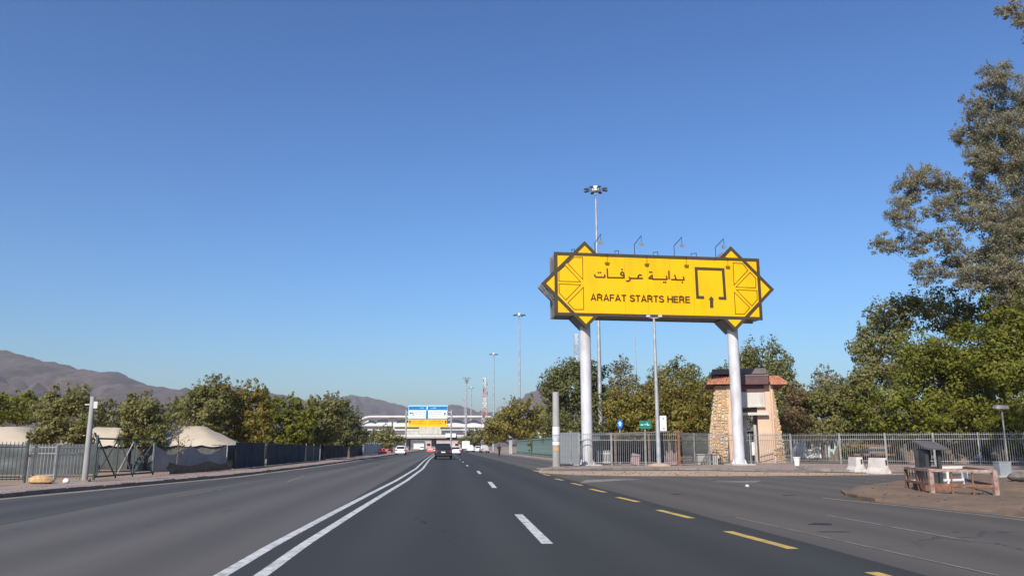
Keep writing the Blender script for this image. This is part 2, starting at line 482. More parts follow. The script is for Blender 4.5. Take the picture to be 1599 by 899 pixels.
def mark_strip(t_fun, s0, s1, w, z=0.008, step=1.0):
    n = max(2, int((s1 - s0) / step) + 1)
    sv = [s0 + (s1 - s0) * i / (n - 1) for i in range(n)]
    mb = MB()
    mb.strip([R(s, t_fun(s) - w / 2, z) for s in sv], [R(s, t_fun(s) + w / 2, z) for s in sv])
    return mb
DLF = [(410, 897), (475, 850), (550, 802), (600, 771), (635, 750), (660, 731.5), (670, 718)]
DLS = [ST(G(*p)) for p in DLF]
def tdl(s): return float(np.interp(s, [-30] + [a for a, _ in DLS] + [420], [DLS[0][1]] + [b for _, b in DLS] + [DLS[-1][1] + 0.0]))
part('centre_line', mark_strip(tdl, -10, 330, 0.16), M_WHITEPT, road_o, world=False)
part('centre_line', mark_strip(lambda s: tdl(s) - 0.44, -10, 330, 0.16), M_WHITEPT, road_o, world=False)
def px_dash(name, a, b, w, m, z=0.008):
    pa, pb = G(*a), G(*b)
    d = (pb - pa).normalized(); n = Vector((-d.y, d.x, 0)) * w / 2
    mb = MB()
    mb.add([(p.x, p.y, z) for p in (pa + n, pa - n, pb - n, pb + n)], [(0, 1, 2, 3)])
    return part(name, mb, m, road_o, world=False)
s_d = ST(G(831, 826))[0]
for a, b in (((855, 849), (809.5, 803)), ((772.5, 761.5), (764.5, 752)), ((750, 739.5), (746, 735))):
    px_dash('lane_dash', a, b, 0.17, M_WHITEPT)
s = 60.0
while s < 300:
    part('lane_dash', mark_strip(lambda q: 1.75, s, s + 3.2, 0.15), M_WHITEPT, road_o, world=False)
    s += 14.5
for a, b in (((1360, 893.5), (1440, 916)), ((1136, 829.5), (1239, 857)), ((1028, 796), (1080, 809)), ((964, 776), (997, 783.5)), ((922, 763), (945, 768.5)),
             ((893, 754), (909, 757.6)), ((867, 747), (879, 749.7)), ((848, 740), (859, 742.3)), ((833, 734.5), (841, 736.2))):
    px_dash('edge_dash', a, b, 0.17, M_YELPT)
# thin worn lines
px_dash('lane_line', (1292, 804.5), (1518, 845), 0.07, M_OLDPT)
px_dash('lane_line', (1150, 808), (1560, 899), 0.05, M_OLDPT)
px_dash('lane_line', (276, 775.5), (345, 764), 0.07, M_OLDPT)
px_dash('lane_line', (448, 752), (475, 743), 0.08, M_OLDPT)
px_dash('lane_line', (585, 731), (598, 727), 0.08, M_OLDPT)
yl = [G(x, y) for x, y in ((1283, 777), (1340, 783), (1400, 789), (1480, 798), (1560, 807.5), (1640, 817), (1800, 836))]
mb = MB()
mb.strip([Vector((p.x, p.y - 0.16, 0.008)) for p in yl], [Vector((p.x, p.y + 0.10, 0.008)) for p in yl])
part('edge_line', mb, M_CREAMPT, road_o, world=False)
for pts in (((905, 754), (915, 749), (960, 747.5), (1000, 748), (960, 750.5)), ((1100, 752), (1190, 750), (1180, 753))):
    mb = MB(); mb.add([(*G(x, y).xy, 0.006) for x, y in pts], [tuple(range(len(pts)))])
    part('worn_marking', mb, M_OLDPT, road_o, world=False)
rng = random.Random(4)
def blot(px, py, w, h, n=14):
    c = G(px, py); mb = MB(); vs = []
    e1 = G(px + w, py) - c; e2 = G(px, py - h) - c
    for i in range(n):
        th = 2 * math.pi * i / n; k = rng.uniform(0.55, 1.1)
        vs.append((c + e1 * math.cos(th) * k + e2 * math.sin(th) * k).xy)
    mb.add([(x, y, 0.0062) for x, y in vs], [tuple(range(n))])
    part('tar_stain', mb, M_TAR, road_o, world=False)
for a in ((663, 815, 7, 3.2), (691, 829, 6, 1.4), (711, 838, 4, 0.9), (650, 809, 6, 1.0), (1282, 818, 22, 2.0), (1305, 830, 28, 0.7), (1056, 771, 9, 0.7), (1230, 773, 16, 0.6)):
    blot(*a)

def drift(pts_in, pts_out, seed):
    mb = MB(); L_, R_ = [], []
    for i in range(len(pts_in)):
        a, b = pts_in[i], pts_out[i]; f = 0.35 + 0.65 * (0.5 + 0.5 * mnoise.fractal(Vector((i * .23, seed, 0)), .8, 2.0, 4))
        q = a.lerp(b, max(.05, f)); L_.append((a.x, a.y, .0066)); R_.append((q.x, q.y, .0062))
    mb.strip(L_, R_); part('sand_drift', mb, M_DRIFT, road_o, world=False)
M_DRIFT = mat('blown_sand', (0.22, 0.175, 0.14), 0.95, scale=3.0, col2=(0.12, 0.10, 0.085))
sv = [-6 + .6 * i for i in range(180)]
drift([R(s_, left_t(s_)) for s_ in sv], [R(s_, left_t(s_) + .75) for s_ in sv], 3)
fe = [G(1318, 770), G(1330, 776), G(1372, 783), G(1440, 790), G(1520, 798.5), G(1599, 807.5), G(1700, 818)]
def resamp(P, n):
    d = [0]
    for i in range(len(P) - 1): d.append(d[-1] + (P[i + 1] - P[i]).length)
    return [Vector((float(np.interp(d[-1] * k / n, d, [p.x for p in P])), float(np.interp(d[-1] * k / n, d, [p.y for p in P])), 0)) for k in range(n + 1)]
fr_ = resamp(fe, 60)
drift(fr_, [p + Vector((-.1, -.55, 0)) for p in fr_], 8)
fc_ = resamp([G(846, 736.5), G(900, 741), G(1000, 742.6), G(1100, 742.6), G(1200, 742.2), G(1330, 741.2), G(1420, 740)], 90)
drift(fc_, [p + Vector((0, -1.1, 0)) for p in fc_], 12)

# left pavement and kerb
def kerb_run(pts, name, w=0.18, h=0.13, inner=None, mat_=None):
    """kerb along ground points, with pavement going to the left side of travel"""
    mb = MB(); kr = random.Random(len(pts))
    for i in range(len(pts) - 1):
        a, b = Vector(pts[i]), Vector(pts[i + 1])
        L = (b - a).length; n = max(1, int(L / 1.0))
        for k in range(n):
            p, q = a + (b - a) * (k + 0.012) / n, a + (b - a) * (k + 0.988) / n
            j1, j2 = kr.uniform(-.012, .012), kr.uniform(-.018, .012); mb.beam((p.x + j1, p.y + j1, h / 2 - 0.02 + j2), (q.x + j1, q.y + j1, h / 2 - 0.02 + j2 + kr.uniform(-.008, .008)), w, h + 0.04)
    return struct(name, mb, mat_ or M_KERB)
le = [(s, left_t(s)) for s in list(range(-10, 60, 4)) + list(range(60, 340, 20))]
kerb_run([R(s, t - 0.09) for s, t in le], 'left_kerb')
lp = MB()
lp.strip([R(s, t - 3.2 if s < 300 else t - 2, 0.10) for s, t in le], [R(s, t - 0.18, 0.10) for s, t in le])
struct('left_pavement', lp, M_PAVE)
# right: corner pavement, sand apron in front of it, island
corner = [G(839.5, 733), G(846, 735.5), G(900, 734.5), G(955, 733.5), G(1030, 733), G(1120, 733.5), G(1200, 735.5), G(1235, 737), G(1300, 736), G(1420, 737), G(1599, 741), G(1900, 748)]
kerb_run(corner, 'corner_kerb')
cp = MB()
back = [R(330, 10.7), R(330, 80), R(60, 120)]
pl = corner + [Vector((80, corner[-1].y, 0))] + [Vector((95, 240, 0)), R(330, 30), R(330, 10.7), R(70, 10.6), R(57.5, 9.2), R(52, 6.6)]
cp.add([(p.x, p.y, 0.098) for p in pl], [tuple(range(len(pl)))])
struct('corner_pavement', cp, M_PAVE)
yd = MB()
yp_ = [Vector((XZ(px_, 715, Y_)[0], Y_, 0)) for px_, Y_ in ((1062, 63.5), (1237, 67.0), (1313, 64.0), (1460, 61.0), (1680, 57.5), (2000, 57.0), (2000, 190), (1000, 190))]
yd.add([(p.x, p.y, 0.106) for p in yp_], [tuple(range(len(yp_)))])
struct('yard_ground', yd, mat('yard_soil', (0.13, 0.10, 0.075), 0.95, scale=0.5, col2=(0.065, 0.05, 0.038), bump=0.4, bscale=6))
kerb_run([R(s, 10.5) for s in (58, 90, 140, 200, 330)], 'far_right_kerb')
ap = MB()
ap_in = [G(839, 735), G(900, 735.5), G(1000, 735), G(1100, 735), G(1200, 737), G(1330, 738.5), G(1420, 739)]
ap_out = [G(843, 738.5), G(900, 741.5), G(1000, 743), G(1100, 743), G(1200, 742.5), G(1330, 741.5), G(1420, 740)]
ap.strip([Vector((p.x, p.y, 0.012)) for p in ap_in], [Vector((p.x, p.y, 0.010)) for p in ap_out])
struct('sand_apron', ap, M_SAND)
isl = [G(1318, 769), G(1330, 775), G(1372, 782), G(1440, 789), G(1520, 797.5), G(1599, 806.5), G(1800, 829), G(1800, 744), G(1599, 740.5), G(1520, 742), G(1440, 748), G(1370, 756), G(1330, 763)]
isl0 = isl; isl = []
for i in range(len(isl0)):
    a, b = isl0[i], isl0[(i + 1) % len(isl0)]; m_ = max(1, int((b - a).length / 0.45))
    for k in range(m_):
        q = a.lerp(b, k / m_); w_ = 0.10 if a.x < 25 else 0.0
        isl.append(q + Vector((mnoise.noise(q * 1.3), mnoise.noise(q * 1.3 + Vector((9, 0, 0))), 0)) * w_)
ib = MB(); n = len(isl)
ctr = G(1560, 772)
rng = random.Random(11)
ring = [[(p.x, p.y, -0.01) for p in isl]]
for k, (fr, hz) in enumerate(((0.02, 0.05), (0.10, 0.10), (0.35, 0.14), (0.7, 0.13))):
    ring.append([(*(p.lerp(ctr, fr)).xy, hz + rng.uniform(-0.025, 0.025)) for p in isl])
vs = [v for r in ring for v in r] + [(ctr.x, ctr.y, 0.16)]
fs = [(k * n + i, k * n + (i + 1) % n, (k + 1) * n + (i + 1) % n, (k + 1) * n + i) for k in range(4) for i in range(n)]
fs += [(4 * n + i, 4 * n + (i + 1) % n, 5 * n) for i in range(n)]
ib.add(vs, fs)
struct('traffic_island', ib, M_ISLAND)
kerb_run([G(1317, 768), G(1327, 775), G(1345, 779), G(1372, 783)], 'island_kerb', 0.16, 0.09, mat_=M_ISLAND)

# pebbles and litter-sized stones on sand and island
def inside(p, poly):
    c = False; n = len(poly)
    for i in range(n):
        a, b = poly[i], poly[i - 1]
        if (a.y > p.y) != (b.y > p.y) and p.x < (b.x - a.x) * (p.y - a.y) / (b.y - a.y) + a.x: c = not c
    return c
def rubble(name, spots, seed):
    rg = random.Random(seed); mb = MB()
    for (ok, box, z, n, smax) in spots:
        k = 0
        while k < n:
            q = Vector((rg.uniform(box[0], box[1]), rg.uniform(box[2], box[3]), z)); r = rg.uniform(0.012, 1) ** 2 * smax + .01
            if not ok(q): continue
            k += 1
            v = [(q.x + r * rg.uniform(.7, 1.3) * a, q.y + r * rg.uniform(.7, 1.3) * b, q.z + r * c) for a, b, c in ((1, 0, 0), (0, 1, 0), (-1, 0, 0), (0, -1, 0), (0.1, 0.1, .8), (0, 0, -.5))]
            mb.add(v, [(0, 1, 4), (1, 2, 4), (2, 3, 4), (3, 0, 4), (1, 0, 5), (2, 1, 5), (3, 2, 5), (0, 3, 5)])
    return struct(name, mb, M_ISLAND, kind='stuff')
def on_left(q):
    s_, t_ = ST(q); return left_t(s_) - 2.6 < t_ < left_t(s_) - 0.3
rubble('loose_stones', [(lambda q: inside(q, isl), (9, 28, 16, 32), .15, 420, .035), (lambda q: inside(q, ap_in + ap_out[::-1]), (0, 26, 35, 50), .015, 350, .05),
                        (lambda q: inside(q, pl), (1, 30, 46, 56), .10, 350, .06), (on_left, (-30, -8, 20, 60), .10, 420, .045)], 3)

# ------------------------------------------------------------------ hills
def ridge(name, crest, Y0, depth, seed, rows=44, per=4):
    mb = MB(); cols = []
    xs = np.linspace(crest[0][0], crest[-1][0], int((crest[-1][0] - crest[0][0]) / per) + 1)
    ys = np.interp(xs, [c[0] for c in crest], [c[1] for c in crest])
    nr = rows
    for x, y in zip(xs, ys):
        top = AT(x, y, Y0)
        for j in range(nr):
            f = j / (nr - 1)                        # 0 front foot .. 0.62 crest .. 1 back foot
            if f < 0.62: yy = Y0 - depth * (1 - f / 0.62); h = (f / 0.62) ** 0.85
            else: yy = Y0 + depth * (f - 0.62) / 0.38 * 0.8; h = 1 - ((f - 0.62) / 0.38) ** 1.3
            X = top.x
            q = Vector((X * 0.004 + seed, yy * 0.004, seed))
            nzv = mnoise.fractal(q, 0.9, 2.1, 6) * 0.34 + mnoise.ridged_multi_fractal(q * 2.2, 0.8, 2.1, 6, 1.0, 2.0) * 0.15 - 0.16
            k = math.sin(math.pi * min(1, h)) ** 0.8
            z = max(top.z, 4) * max(0, h + nzv * k * 0.9 + 0.035 * mnoise.fractal(Vector((X * .03, yy * .01, seed)), .8, 2.1, 4) * h)
            mb.v.append((X, yy, z - 2.0))
    nc = len(xs)
    mb.f = [(i * nr + j, (i + 1) * nr + j, (i + 1) * nr + j + 1, i * nr + j + 1) for i in range(nc - 1) for j in range(nr - 1)]
    mb.m = [0] * len(mb.f)
    struct(name, mb, M_HILL, smooth=True)
ridge('hills', [(-700, 600), (-400, 560), (-200, 555), (-60, 540), (0, 545), (25, 551), (60, 562), (100, 566), (120, 575), (145, 580), (175, 579), (195, 585), (215, 596), (240, 601), (290, 609), (340, 612), (400, 610), (440, 614), (480, 624), (520, 640), (560, 660), (600, 690)], 2300, 1000, 3.1)
ridge('hills', [(380, 690), (430, 655), (480, 632), (520, 622), (548, 615), (570, 617), (590, 622), (620, 630), (650, 637), (675, 640), (700, 632), (722, 633), (750, 643), (790, 648), (850, 660), (900, 690)], 4600, 1500, 7.7, per=4)
ridge('hills', [(740, 690), (770, 655), (800, 632), (822, 617), (840, 609), (862, 611), (890, 625), (940, 640), (1000, 640), (1100, 650), (1250, 660), (1500, 650), (1900, 655), (2300, 690)], 3900, 1300, 12.4, per=6)

# ------------------------------------------------------------------ the big yellow sign
YAW = math.atan2(1.5, 10.9)
SO = Vector((XZ(917, 700, 58.0)[0], 58.0, 0))            # foot of the left pillar
SU, SN = Vector((math.cos(YAW), math.sin(YAW), 0)), Vector((math.sin(YAW), -math.cos(YAW), 0))   # along the face, out of the face
FACE = 0.90                                                # front face stands this far in front of the pillar axis
def on_face(px, py):
    d = ray(px, py); o_ = SO + SN * FACE
    k = (o_ - Vector((0, 0, CAMH))).dot(SN) / d.dot(SN)
    p = Vector((0, 0, CAMH)) + d * k
    return (p - o_).dot(SU), p.z
def W_(u, z, n=0.0):
    p = SO + SU * u + SN * (FACE + n)
    return Vector((p.x, p.y, z))
sign = thing('billboard_sign', 'huge yellow roadside sign with Arabic and English lettering on two white pillars', 'sign', SO)
tl, tr, br, bl = [on_face(*p) for p in ((863.4, 391.5), (1185, 405.4), (1191, 499.4), (868.3, 492.7))]
uL, uR = (tl[0] + bl[0]) / 2, (tr[0] + br[0]) / 2
zT, zB = (tl[1] + tr[1]) / 2, (bl[1] + br[1]) / 2
DEP = 1.8
def face_prism(poly, n0, n1):
    mb = MB(); mb.prism(poly, lambda p: W_(p[0], p[1], n1), lambda p: W_(p[0], p[1], n0)); return mb
zc = (zT + zB) / 2
lst = [on_face(*p) for p in ((911.4, 373.5), (845.5, 439.8), (916.3, 510.6))]
rst = [on_face(*p) for p in ((1140, 385), (1206.7, 452), (1149, 516.7))]
cl, cr = ((lst[0][0] + lst[2][0]) / 2, (lst[0][1] + lst[2][1]) / 2), ((rst[0][0] + rst[2][0]) / 2, (rst[0][1] + rst[2][1]) / 2)
rl, rr = cl[0] - lst[1][0], rst[1][0] - cr[0]
rad = (rl + rr) / 2 + 0.05
radz = ((lst[0][1] - lst[2][1]) + (rst[0][1] - rst[2][1])) / 4
rad = (rad + radz) / 2
cl, cr = (cl[0], zc), (cr[0], zc)
BW = 0.23
NSH = 9
for i in range(NSH):
    a, b = uL + (uR - uL) * i / NSH + 0.007, uL + (uR - uL) * (i + 1) / NSH - 0.007
    tw = 0.004 * math.sin(i * 2.3)
    mb = MB(); mb.prism([(a, zB), (b, zB), (b, zT), (a, zT)], lambda p: W_(p[0], p[1], tw * (1 if p[0] == a else -1)), lambda p: W_(p[0], p[1], -0.12))
    part('face_sheet', mb, M_YELLOW, sign)
for name, c in (('star_panel', cl), ('star_panel', cr)):
    part(name, face_prism([(c[0], c[1] - rad), (c[0] + rad, c[1]), (c[0], c[1] + rad), (c[0] - rad, c[1])], -0.10, 0.008), M_YELLOW, sign)
part('back_panel', face_prism([(uL, zB), (uR, zB), (uR, zT), (uL, zT)], -DEP, -DEP + 0.12), M_BACK, sign)
for c in (cl, cr):
    part('back_star_panel', face_prism([(c[0], c[1] - rad), (c[0] + rad, c[1]), (c[0], c[1] + rad), (c[0] - rad, c[1])], -DEP - 0.01, -DEP + 0.10), M_BACK, sign)
def bar2(mb, a, b, w, n0=0.0, n1=0.02):
    a, b = Vector((a[0], a[1])), Vector((b[0], b[1]))
    d = (b - a).normalized(); q = Vector((-d.y, d.x)) * w / 2
    mb.prism([a + q, a - q, b - q, b + q], lambda p: W_(p[0], p[1], n1), lambda p: W_(p[0], p[1], n0))
def stroke(mb, pts, w, n0=0.006, n1=0.03, closed=False):
    """mitred polyline"""
    P = [Vector((p[0], p[1])) for p in pts]; n = len(P); Lf, Rg = [], []
    for i in range(n):
        a = P[i - 1] if (i > 0 or closed) else None
        b = P[(i + 1) % n] if (i < n - 1 or closed) else None
        d1 = (P[i] - a).normalized() if a is not None else None
        d2 = (b - P[i]).normalized() if b is not None else None
        d = ((d1 or d2) + (d2 or d1)).normalized() if (d1 is None or d2 is None or (d1 + d2).length > 1e-4) else d1
        q = Vector((-d.y, d.x)); base = d2 if d2 is not None else d1
        m = max(0.45, abs(q.dot(Vector((-base.y, base.x)))))
        Lf.append(P[i] + q * w / 2 / m); Rg.append(P[i] - q * w / 2 / m)
    rg = range(n if closed else n - 1)
    for i in rg:
        j = (i + 1) % n
        mb.prism([Lf[i], Rg[i], Rg[j], Lf[j]], lambda p: W_(p[0], p[1], n1), lambda p: W_(p[0], p[1], n0))
# border frame of the rectangle
fr = MB()
stroke(fr, [(uL + BW / 2, zB + BW / 2), (uR - BW / 2, zB + BW / 2), (uR - BW / 2, zT - BW / 2), (uL + BW / 2, zT - BW / 2)], BW, -0.14, 0.03, True)
part('border_frame', fr, M_BROWN, sign)
# star borders: outer half across the whole width, inner half only outside the rectangle
hh = (zT - zB) / 2
for c, sgn in ((cl, -1), (cr, 1)):
    mb = MB(); r2 = rad - BW * 0.70
    stroke(mb, [(c[0], c[1] + r2), (c[0] + sgn * r2, c[1]), (c[0], c[1] - r2)], BW, -0.12, 0.04)
    for up in (1, -1):
        k = (r2 - hh + 0.05)
        bar2(mb, (c[0] + sgn * 0.08, c[1] + up * (r2 + 0.08)), (c[0] - sgn * (k + 0.05), c[1] + up * (r2 - k - 0.05)), BW, -0.12, 0.039)
    part('star_border', mb, M_BROWN, sign)
# thin ornament outlines
def c7(x, y): return on_face(830 + x / 5.615, 370 + y / 5.615)
def c2(x, y): return on_face(1060 + x / 5.2875, 360 + y / 5.2875)
for f, polys in ((c7, (((315, 230), (370, 178), (447, 178), (450, 372)), ((240, 297), (295, 250), (430, 392), (240, 388)), ((240, 412), (430, 418), (300, 553), (243, 490)), ((455, 440), (458, 635), (375, 635), (318, 577)))),
                 (c2, (((447, 268), (525, 272), (568, 328), (455, 450)), ((588, 345), (635, 395), (635, 472), (470, 467)), ((475, 490), (643, 495), (647, 570), (603, 622)), ((457, 508), (585, 635), (540, 690), (468, 688))))):
    for q in polys:
        mb = MB(); stroke(mb, [f(*p) for p in q], 0.05, 0.006, 0.022, True)
        part('ornament_outline', mb, M_PRINT, sign)
mb = MB(); stroke(mb, [c2(*p) for p in ((208, 552), (154, 550), (141, 312), (364, 321), (381, 560), (328, 557))], 0.21, 0.006, 0.028)
part('gate_emblem', mb, M_BROWN, sign)
mb = MB(); stroke(mb, [c2(271, 637), c2(269, 565)], 0.25, 0.006, 0.028)
mb.prism([c2(244, 570), c2(267, 541), c2(291, 571)], lambda p: W_(p[0], p[1], 0.029), lambda p: W_(p[0], p[1], 0.006))
part('arrow', mb, M_BROWN, sign)
# Arabic lettering, drawn stroke by stroke
def a1(x, y): return on_face(920 + x / 19.99, 410 + y / 20.0)
AR = [((165, 365), (180, 425), (225, 455), (480, 458), (492, 425), (472, 368)), ((560, 178), (566, 300), (574, 468)), ((560, 467), (800, 470), (1080, 474), (1090, 400), (1072, 325), (1030, 290), (992, 320), (985, 372), (1015, 395), (1080, 398)),
      ((1235, 450), (1278, 495), (1268, 548), (1210, 582), (1148, 566)), ((1270, 486), (1450, 492), (1675, 490)), ((1640, 398), (1580, 380), (1528, 412), (1524, 455), (1560, 490)),
      ((1970, 520), (1968, 460), (1962, 398), (1910, 430), (1866, 486), (1905, 500), (1968, 490)), ((1965, 514), (2200, 518), (2420, 522), (2428, 478), (2398, 412)), ((2484, 250), (2488, 380), (2494, 515)),
      ((2555, 526), (2655, 530), (2706, 505), (2690, 455), (2658, 382)), ((2690, 530), (2800, 537), (2950, 540), (2956, 495), (2934, 430))]
ADOT = ((288, 312), (350, 313), (1025, 210), (1890, 295), (1946, 296), (2325, 610), (2382, 612), (2905, 618))
for grp in ((0,), (1, 2), (3, 4, 5), (6, 7), (8,), (9, 10)):
    mb = MB()
    for q in grp: stroke(mb, [a1(*p) for p in AR[q]], 0.105, 0.006 , 0.026 + .0005 * (q % 3))
    part('arabic_letter', mb, M_PRINT, sign)
for x, y in ADOT:
    u, z = a1(x, y); mb = MB(); bar2(mb, (u - 0.055, z), (u + 0.055, z), 0.11, 0.006, 0.026)
    part('letter_dot', mb, M_PRINT, sign)
e0, e1 = on_face(922, 469.3), on_face(1078.3, 473.2)
etop = on_face(926, 459.0)
zbase, cap = (e0[1] + e1[1]) / 2, (etop[1] - e0[1]) * 1.02
def arc(cx, cy, rx, ry, a0, a1, n=9): return [(cx + rx * math.cos(math.radians(a0 + (a1 - a0) * i / n)), cy + ry * math.sin(math.radians(a0 + (a1 - a0) * i / n))) for i in range(n + 1)]
SW = 0.19
GLY = {'A': (0.74, [[(0.08, 0), (0.37, .97), (0.66, 0)], [(0.18, .29), (0.56, .29)]]),
       'R': (0.72, [[(.085, 0), (.085, .915), (.38, .915)] + arc(.38, .70, .21, .215, 90, -90) + [(.10, .485)], [(.33, .47), (.46, .42), (.56, .30), (.58, 0)]]),
       'F': (0.60, [[(.085, 0), (.085, .915), (.56, .915)], [(.085, .50), (.50, .50)]]),
       'T': (0.62, [[(.31, 0), (.31, .90)], [(.02, .915), (.60, .915)]]),
       'S': (0.67, [arc(.335, .725, .235, .20, 8, 90) + arc(.335, .725, .235, .20, 90, 270)[1:-3] + [(.335, .51)] + arc(.335, .275, .25, .205, 62, -90)[1:] + arc(.335, .275, .25, .205, -90, -172)[1:]]),
       'H': (0.72, [[(.085, 0), (.085, 1)], [(.635, 0), (.635, 1)], [(.085, .52), (.635, .52)]]),
       'E': (0.66, [[(.60, .085), (.085, .085), (.085, .915), (.59, .915)], [(.085, .51), (.55, .51)]]), ' ': (0.30, [])}
TXT = 'ARAFAT STARTS HERE'
adv = sum(GLY[c][0] + .045 for c in TXT) - .045
kx = (e1[0] - e0[0]) / adv; xcur = 0.0
for c in TXT:
    wdt, sts = GLY[c]
    if sts:
        mb = MB()
        for q in sts: stroke(mb, [(e0[0] + (xcur + x) * kx, zbase + y * cap) for x, y in q], SW * cap, 0.006, 0.026)
        part('letter', mb, M_PRINT, sign)
    xcur += wdt + .045
# side louvres between the two faces, and structural ribs inside
nlv = 34
for side_u, c, sg in ((uL, cl, -1), (uR, cr, 1)):
    for i in range(nlv):
        z = zB + 0.1 + (zT - zB - 0.2) * i / (nlv - 1)
        ext = max(0.0, rad - abs(z - zc) - abs(side_u - c[0]))
        u = side_u + sg * (ext - 0.04 if ext > 0 else -0.06)
        mb = MB(); mb.box(W_(u, z, -DEP / 2), (0.03, DEP - 0.28, 0.055), rz=YAW)
        # box() x axis is along the face, y axis through the thickness
        part('louvre', mb, M_LOUVRE, sign)
    mb = MB()
    for n_ in (-0.5, -DEP / 2, -DEP + 0.5):
        mb.beam(W_(side_u - sg * 0.25, zB + 0.1, n_), W_(side_u - sg * 0.25, zT - 0.1, n_), 0.12)
    part('side_post', mb, M_RUSTDARK, sign)
for c in (cl, cr):                                       # soffit sheets closing the star points
    mb = MB()
    k = rad - hh
    for sx in (-1, 1):
        mb.add([W_(c[0], c[1] - rad + 0.05, -0.11), W_(c[0] + sx * (k), zB - 0.002, -0.11), W_(c[0] + sx * (k), zB - 0.002, -DEP + 0.1), W_(c[0], c[1] - rad + 0.05, -DEP + 0.1)], [(0, 1, 2, 3)])
    part('soffit', mb, M_BACK, sign)
mb = MB(); mb.box(W_((uL + uR) / 2, zB + 0.12, -DEP / 2), (uR - uL - 0.5, DEP - 0.3, 0.08), rz=YAW)
part('bottom_sheet', mb, M_BACK, sign)
mb = MB(); mb.box(W_((uL + uR) / 2, zT - 0.12, -DEP / 2), (uR - uL - 0.5, DEP - 0.3, 0.08), rz=YAW)
part('top_sheet', mb, M_BACK, sign)
pilR = (Vector((XZ(1154, 700, 59.5)[0], 59.5, 0)) - SO).dot(SU)
for u in (0.0, pilR):
    b = SO + SU * u
    mb = MB(); mb.lathe([(0.40, 0.1), (0.40, 4.0), (0.398, 4.02), (0.395, 8.0), (0.393, 8.02), (0.388, zB - 0.02)], 28, (b.x, b.y, 0))
    p = part('pillar', mb, M_PILLAR, sign, smooth=True)
    mb = MB(); mb.lathe([(0.50, 0.10), (0.50, 0.16), (0.44, 0.20)], 24, (b.x, b.y, 0))
    for k in range(10):
        th = 2 * math.pi * k / 10
        mb.prism([(0.39, 0.16), (0.58, 0.16), (0.40, 0.55)], lambda q, th=th: Vector((b.x + q[0] * math.cos(th) - 0.012 * math.sin(th), b.y + q[0] * math.sin(th) + 0.012 * math.cos(th), q[1])),
                 lambda q, th=th: Vector((b.x + q[0] * math.cos(th) + 0.012 * math.sin(th), b.y + q[0] * math.sin(th) - 0.012 * math.cos(th), q[1])))
    part('base_flange', mb, M_PILLAR, sign)
    mb = MB(); mb.box((b.x, b.y, 0.135), (1.7, 1.7, 0.09), rz=YAW)
    part('footing', mb, M_CONC, sign)
    mb = MB()
    mb.lathe([(0.415, zB), (0.415, zT - 0.6)], 20, (b.x, b.y, 0))
    part('inner_column', mb, M_BACK, sign)
# flood lights on arms over the front and back faces
def flood_arm(u, front):
    arm = MB(); sg = 1 if front else -1
    n0 = -0.06 if front else -DEP + 0.06
    zt = zT
    post_h = 0.78 if front else 0.7
    reach = 1.4
    a0, a1_ = W_(u, zt - 0.25, n0), W_(u, zt + post_h, n0)
    a2 = W_(u + 0.10, zt + post_h + 0.30, n0 + sg * reach)
    arm.tube([a0, a1_], 0.028, 6); arm.tube([a1_, a2], 0.028, 6)
    a3 = a2 + Vector((0, 0, -0.5))
    arm.tube([a2 + Vector((0, 0, 0.05)), a3], 0.02, 6)
    ao = part('lamp_arm', arm, M_DARKSTEEL, sign)
    lm = MB()
    Mx = Matrix.Rotation(YAW, 3, 'Z') @ Matrix.Rotation(sg * math.radians(25), 3, 'X')
    lm.box(a3 + Vector((0, 0, -0.14)), (0.27, 0.14, 0.22), M=Mx, top=0.8)
    for sx in (-1, 1):
        lm.box(a3 + SU * sx * 0.145 + Vector((0, 0, -0.08)), (0.02, 0.06, 0.26), M=Mx)
    part('flood_lamp', lm, M_GALV, ao)
for px in (929.5, 991.5, 1053.5, 1118): flood_arm(on_face(px, 398)[0], True)
for px in (908, 979, 1042, 1104): flood_arm(on_face(px, 398)[0] - 0.15, False)

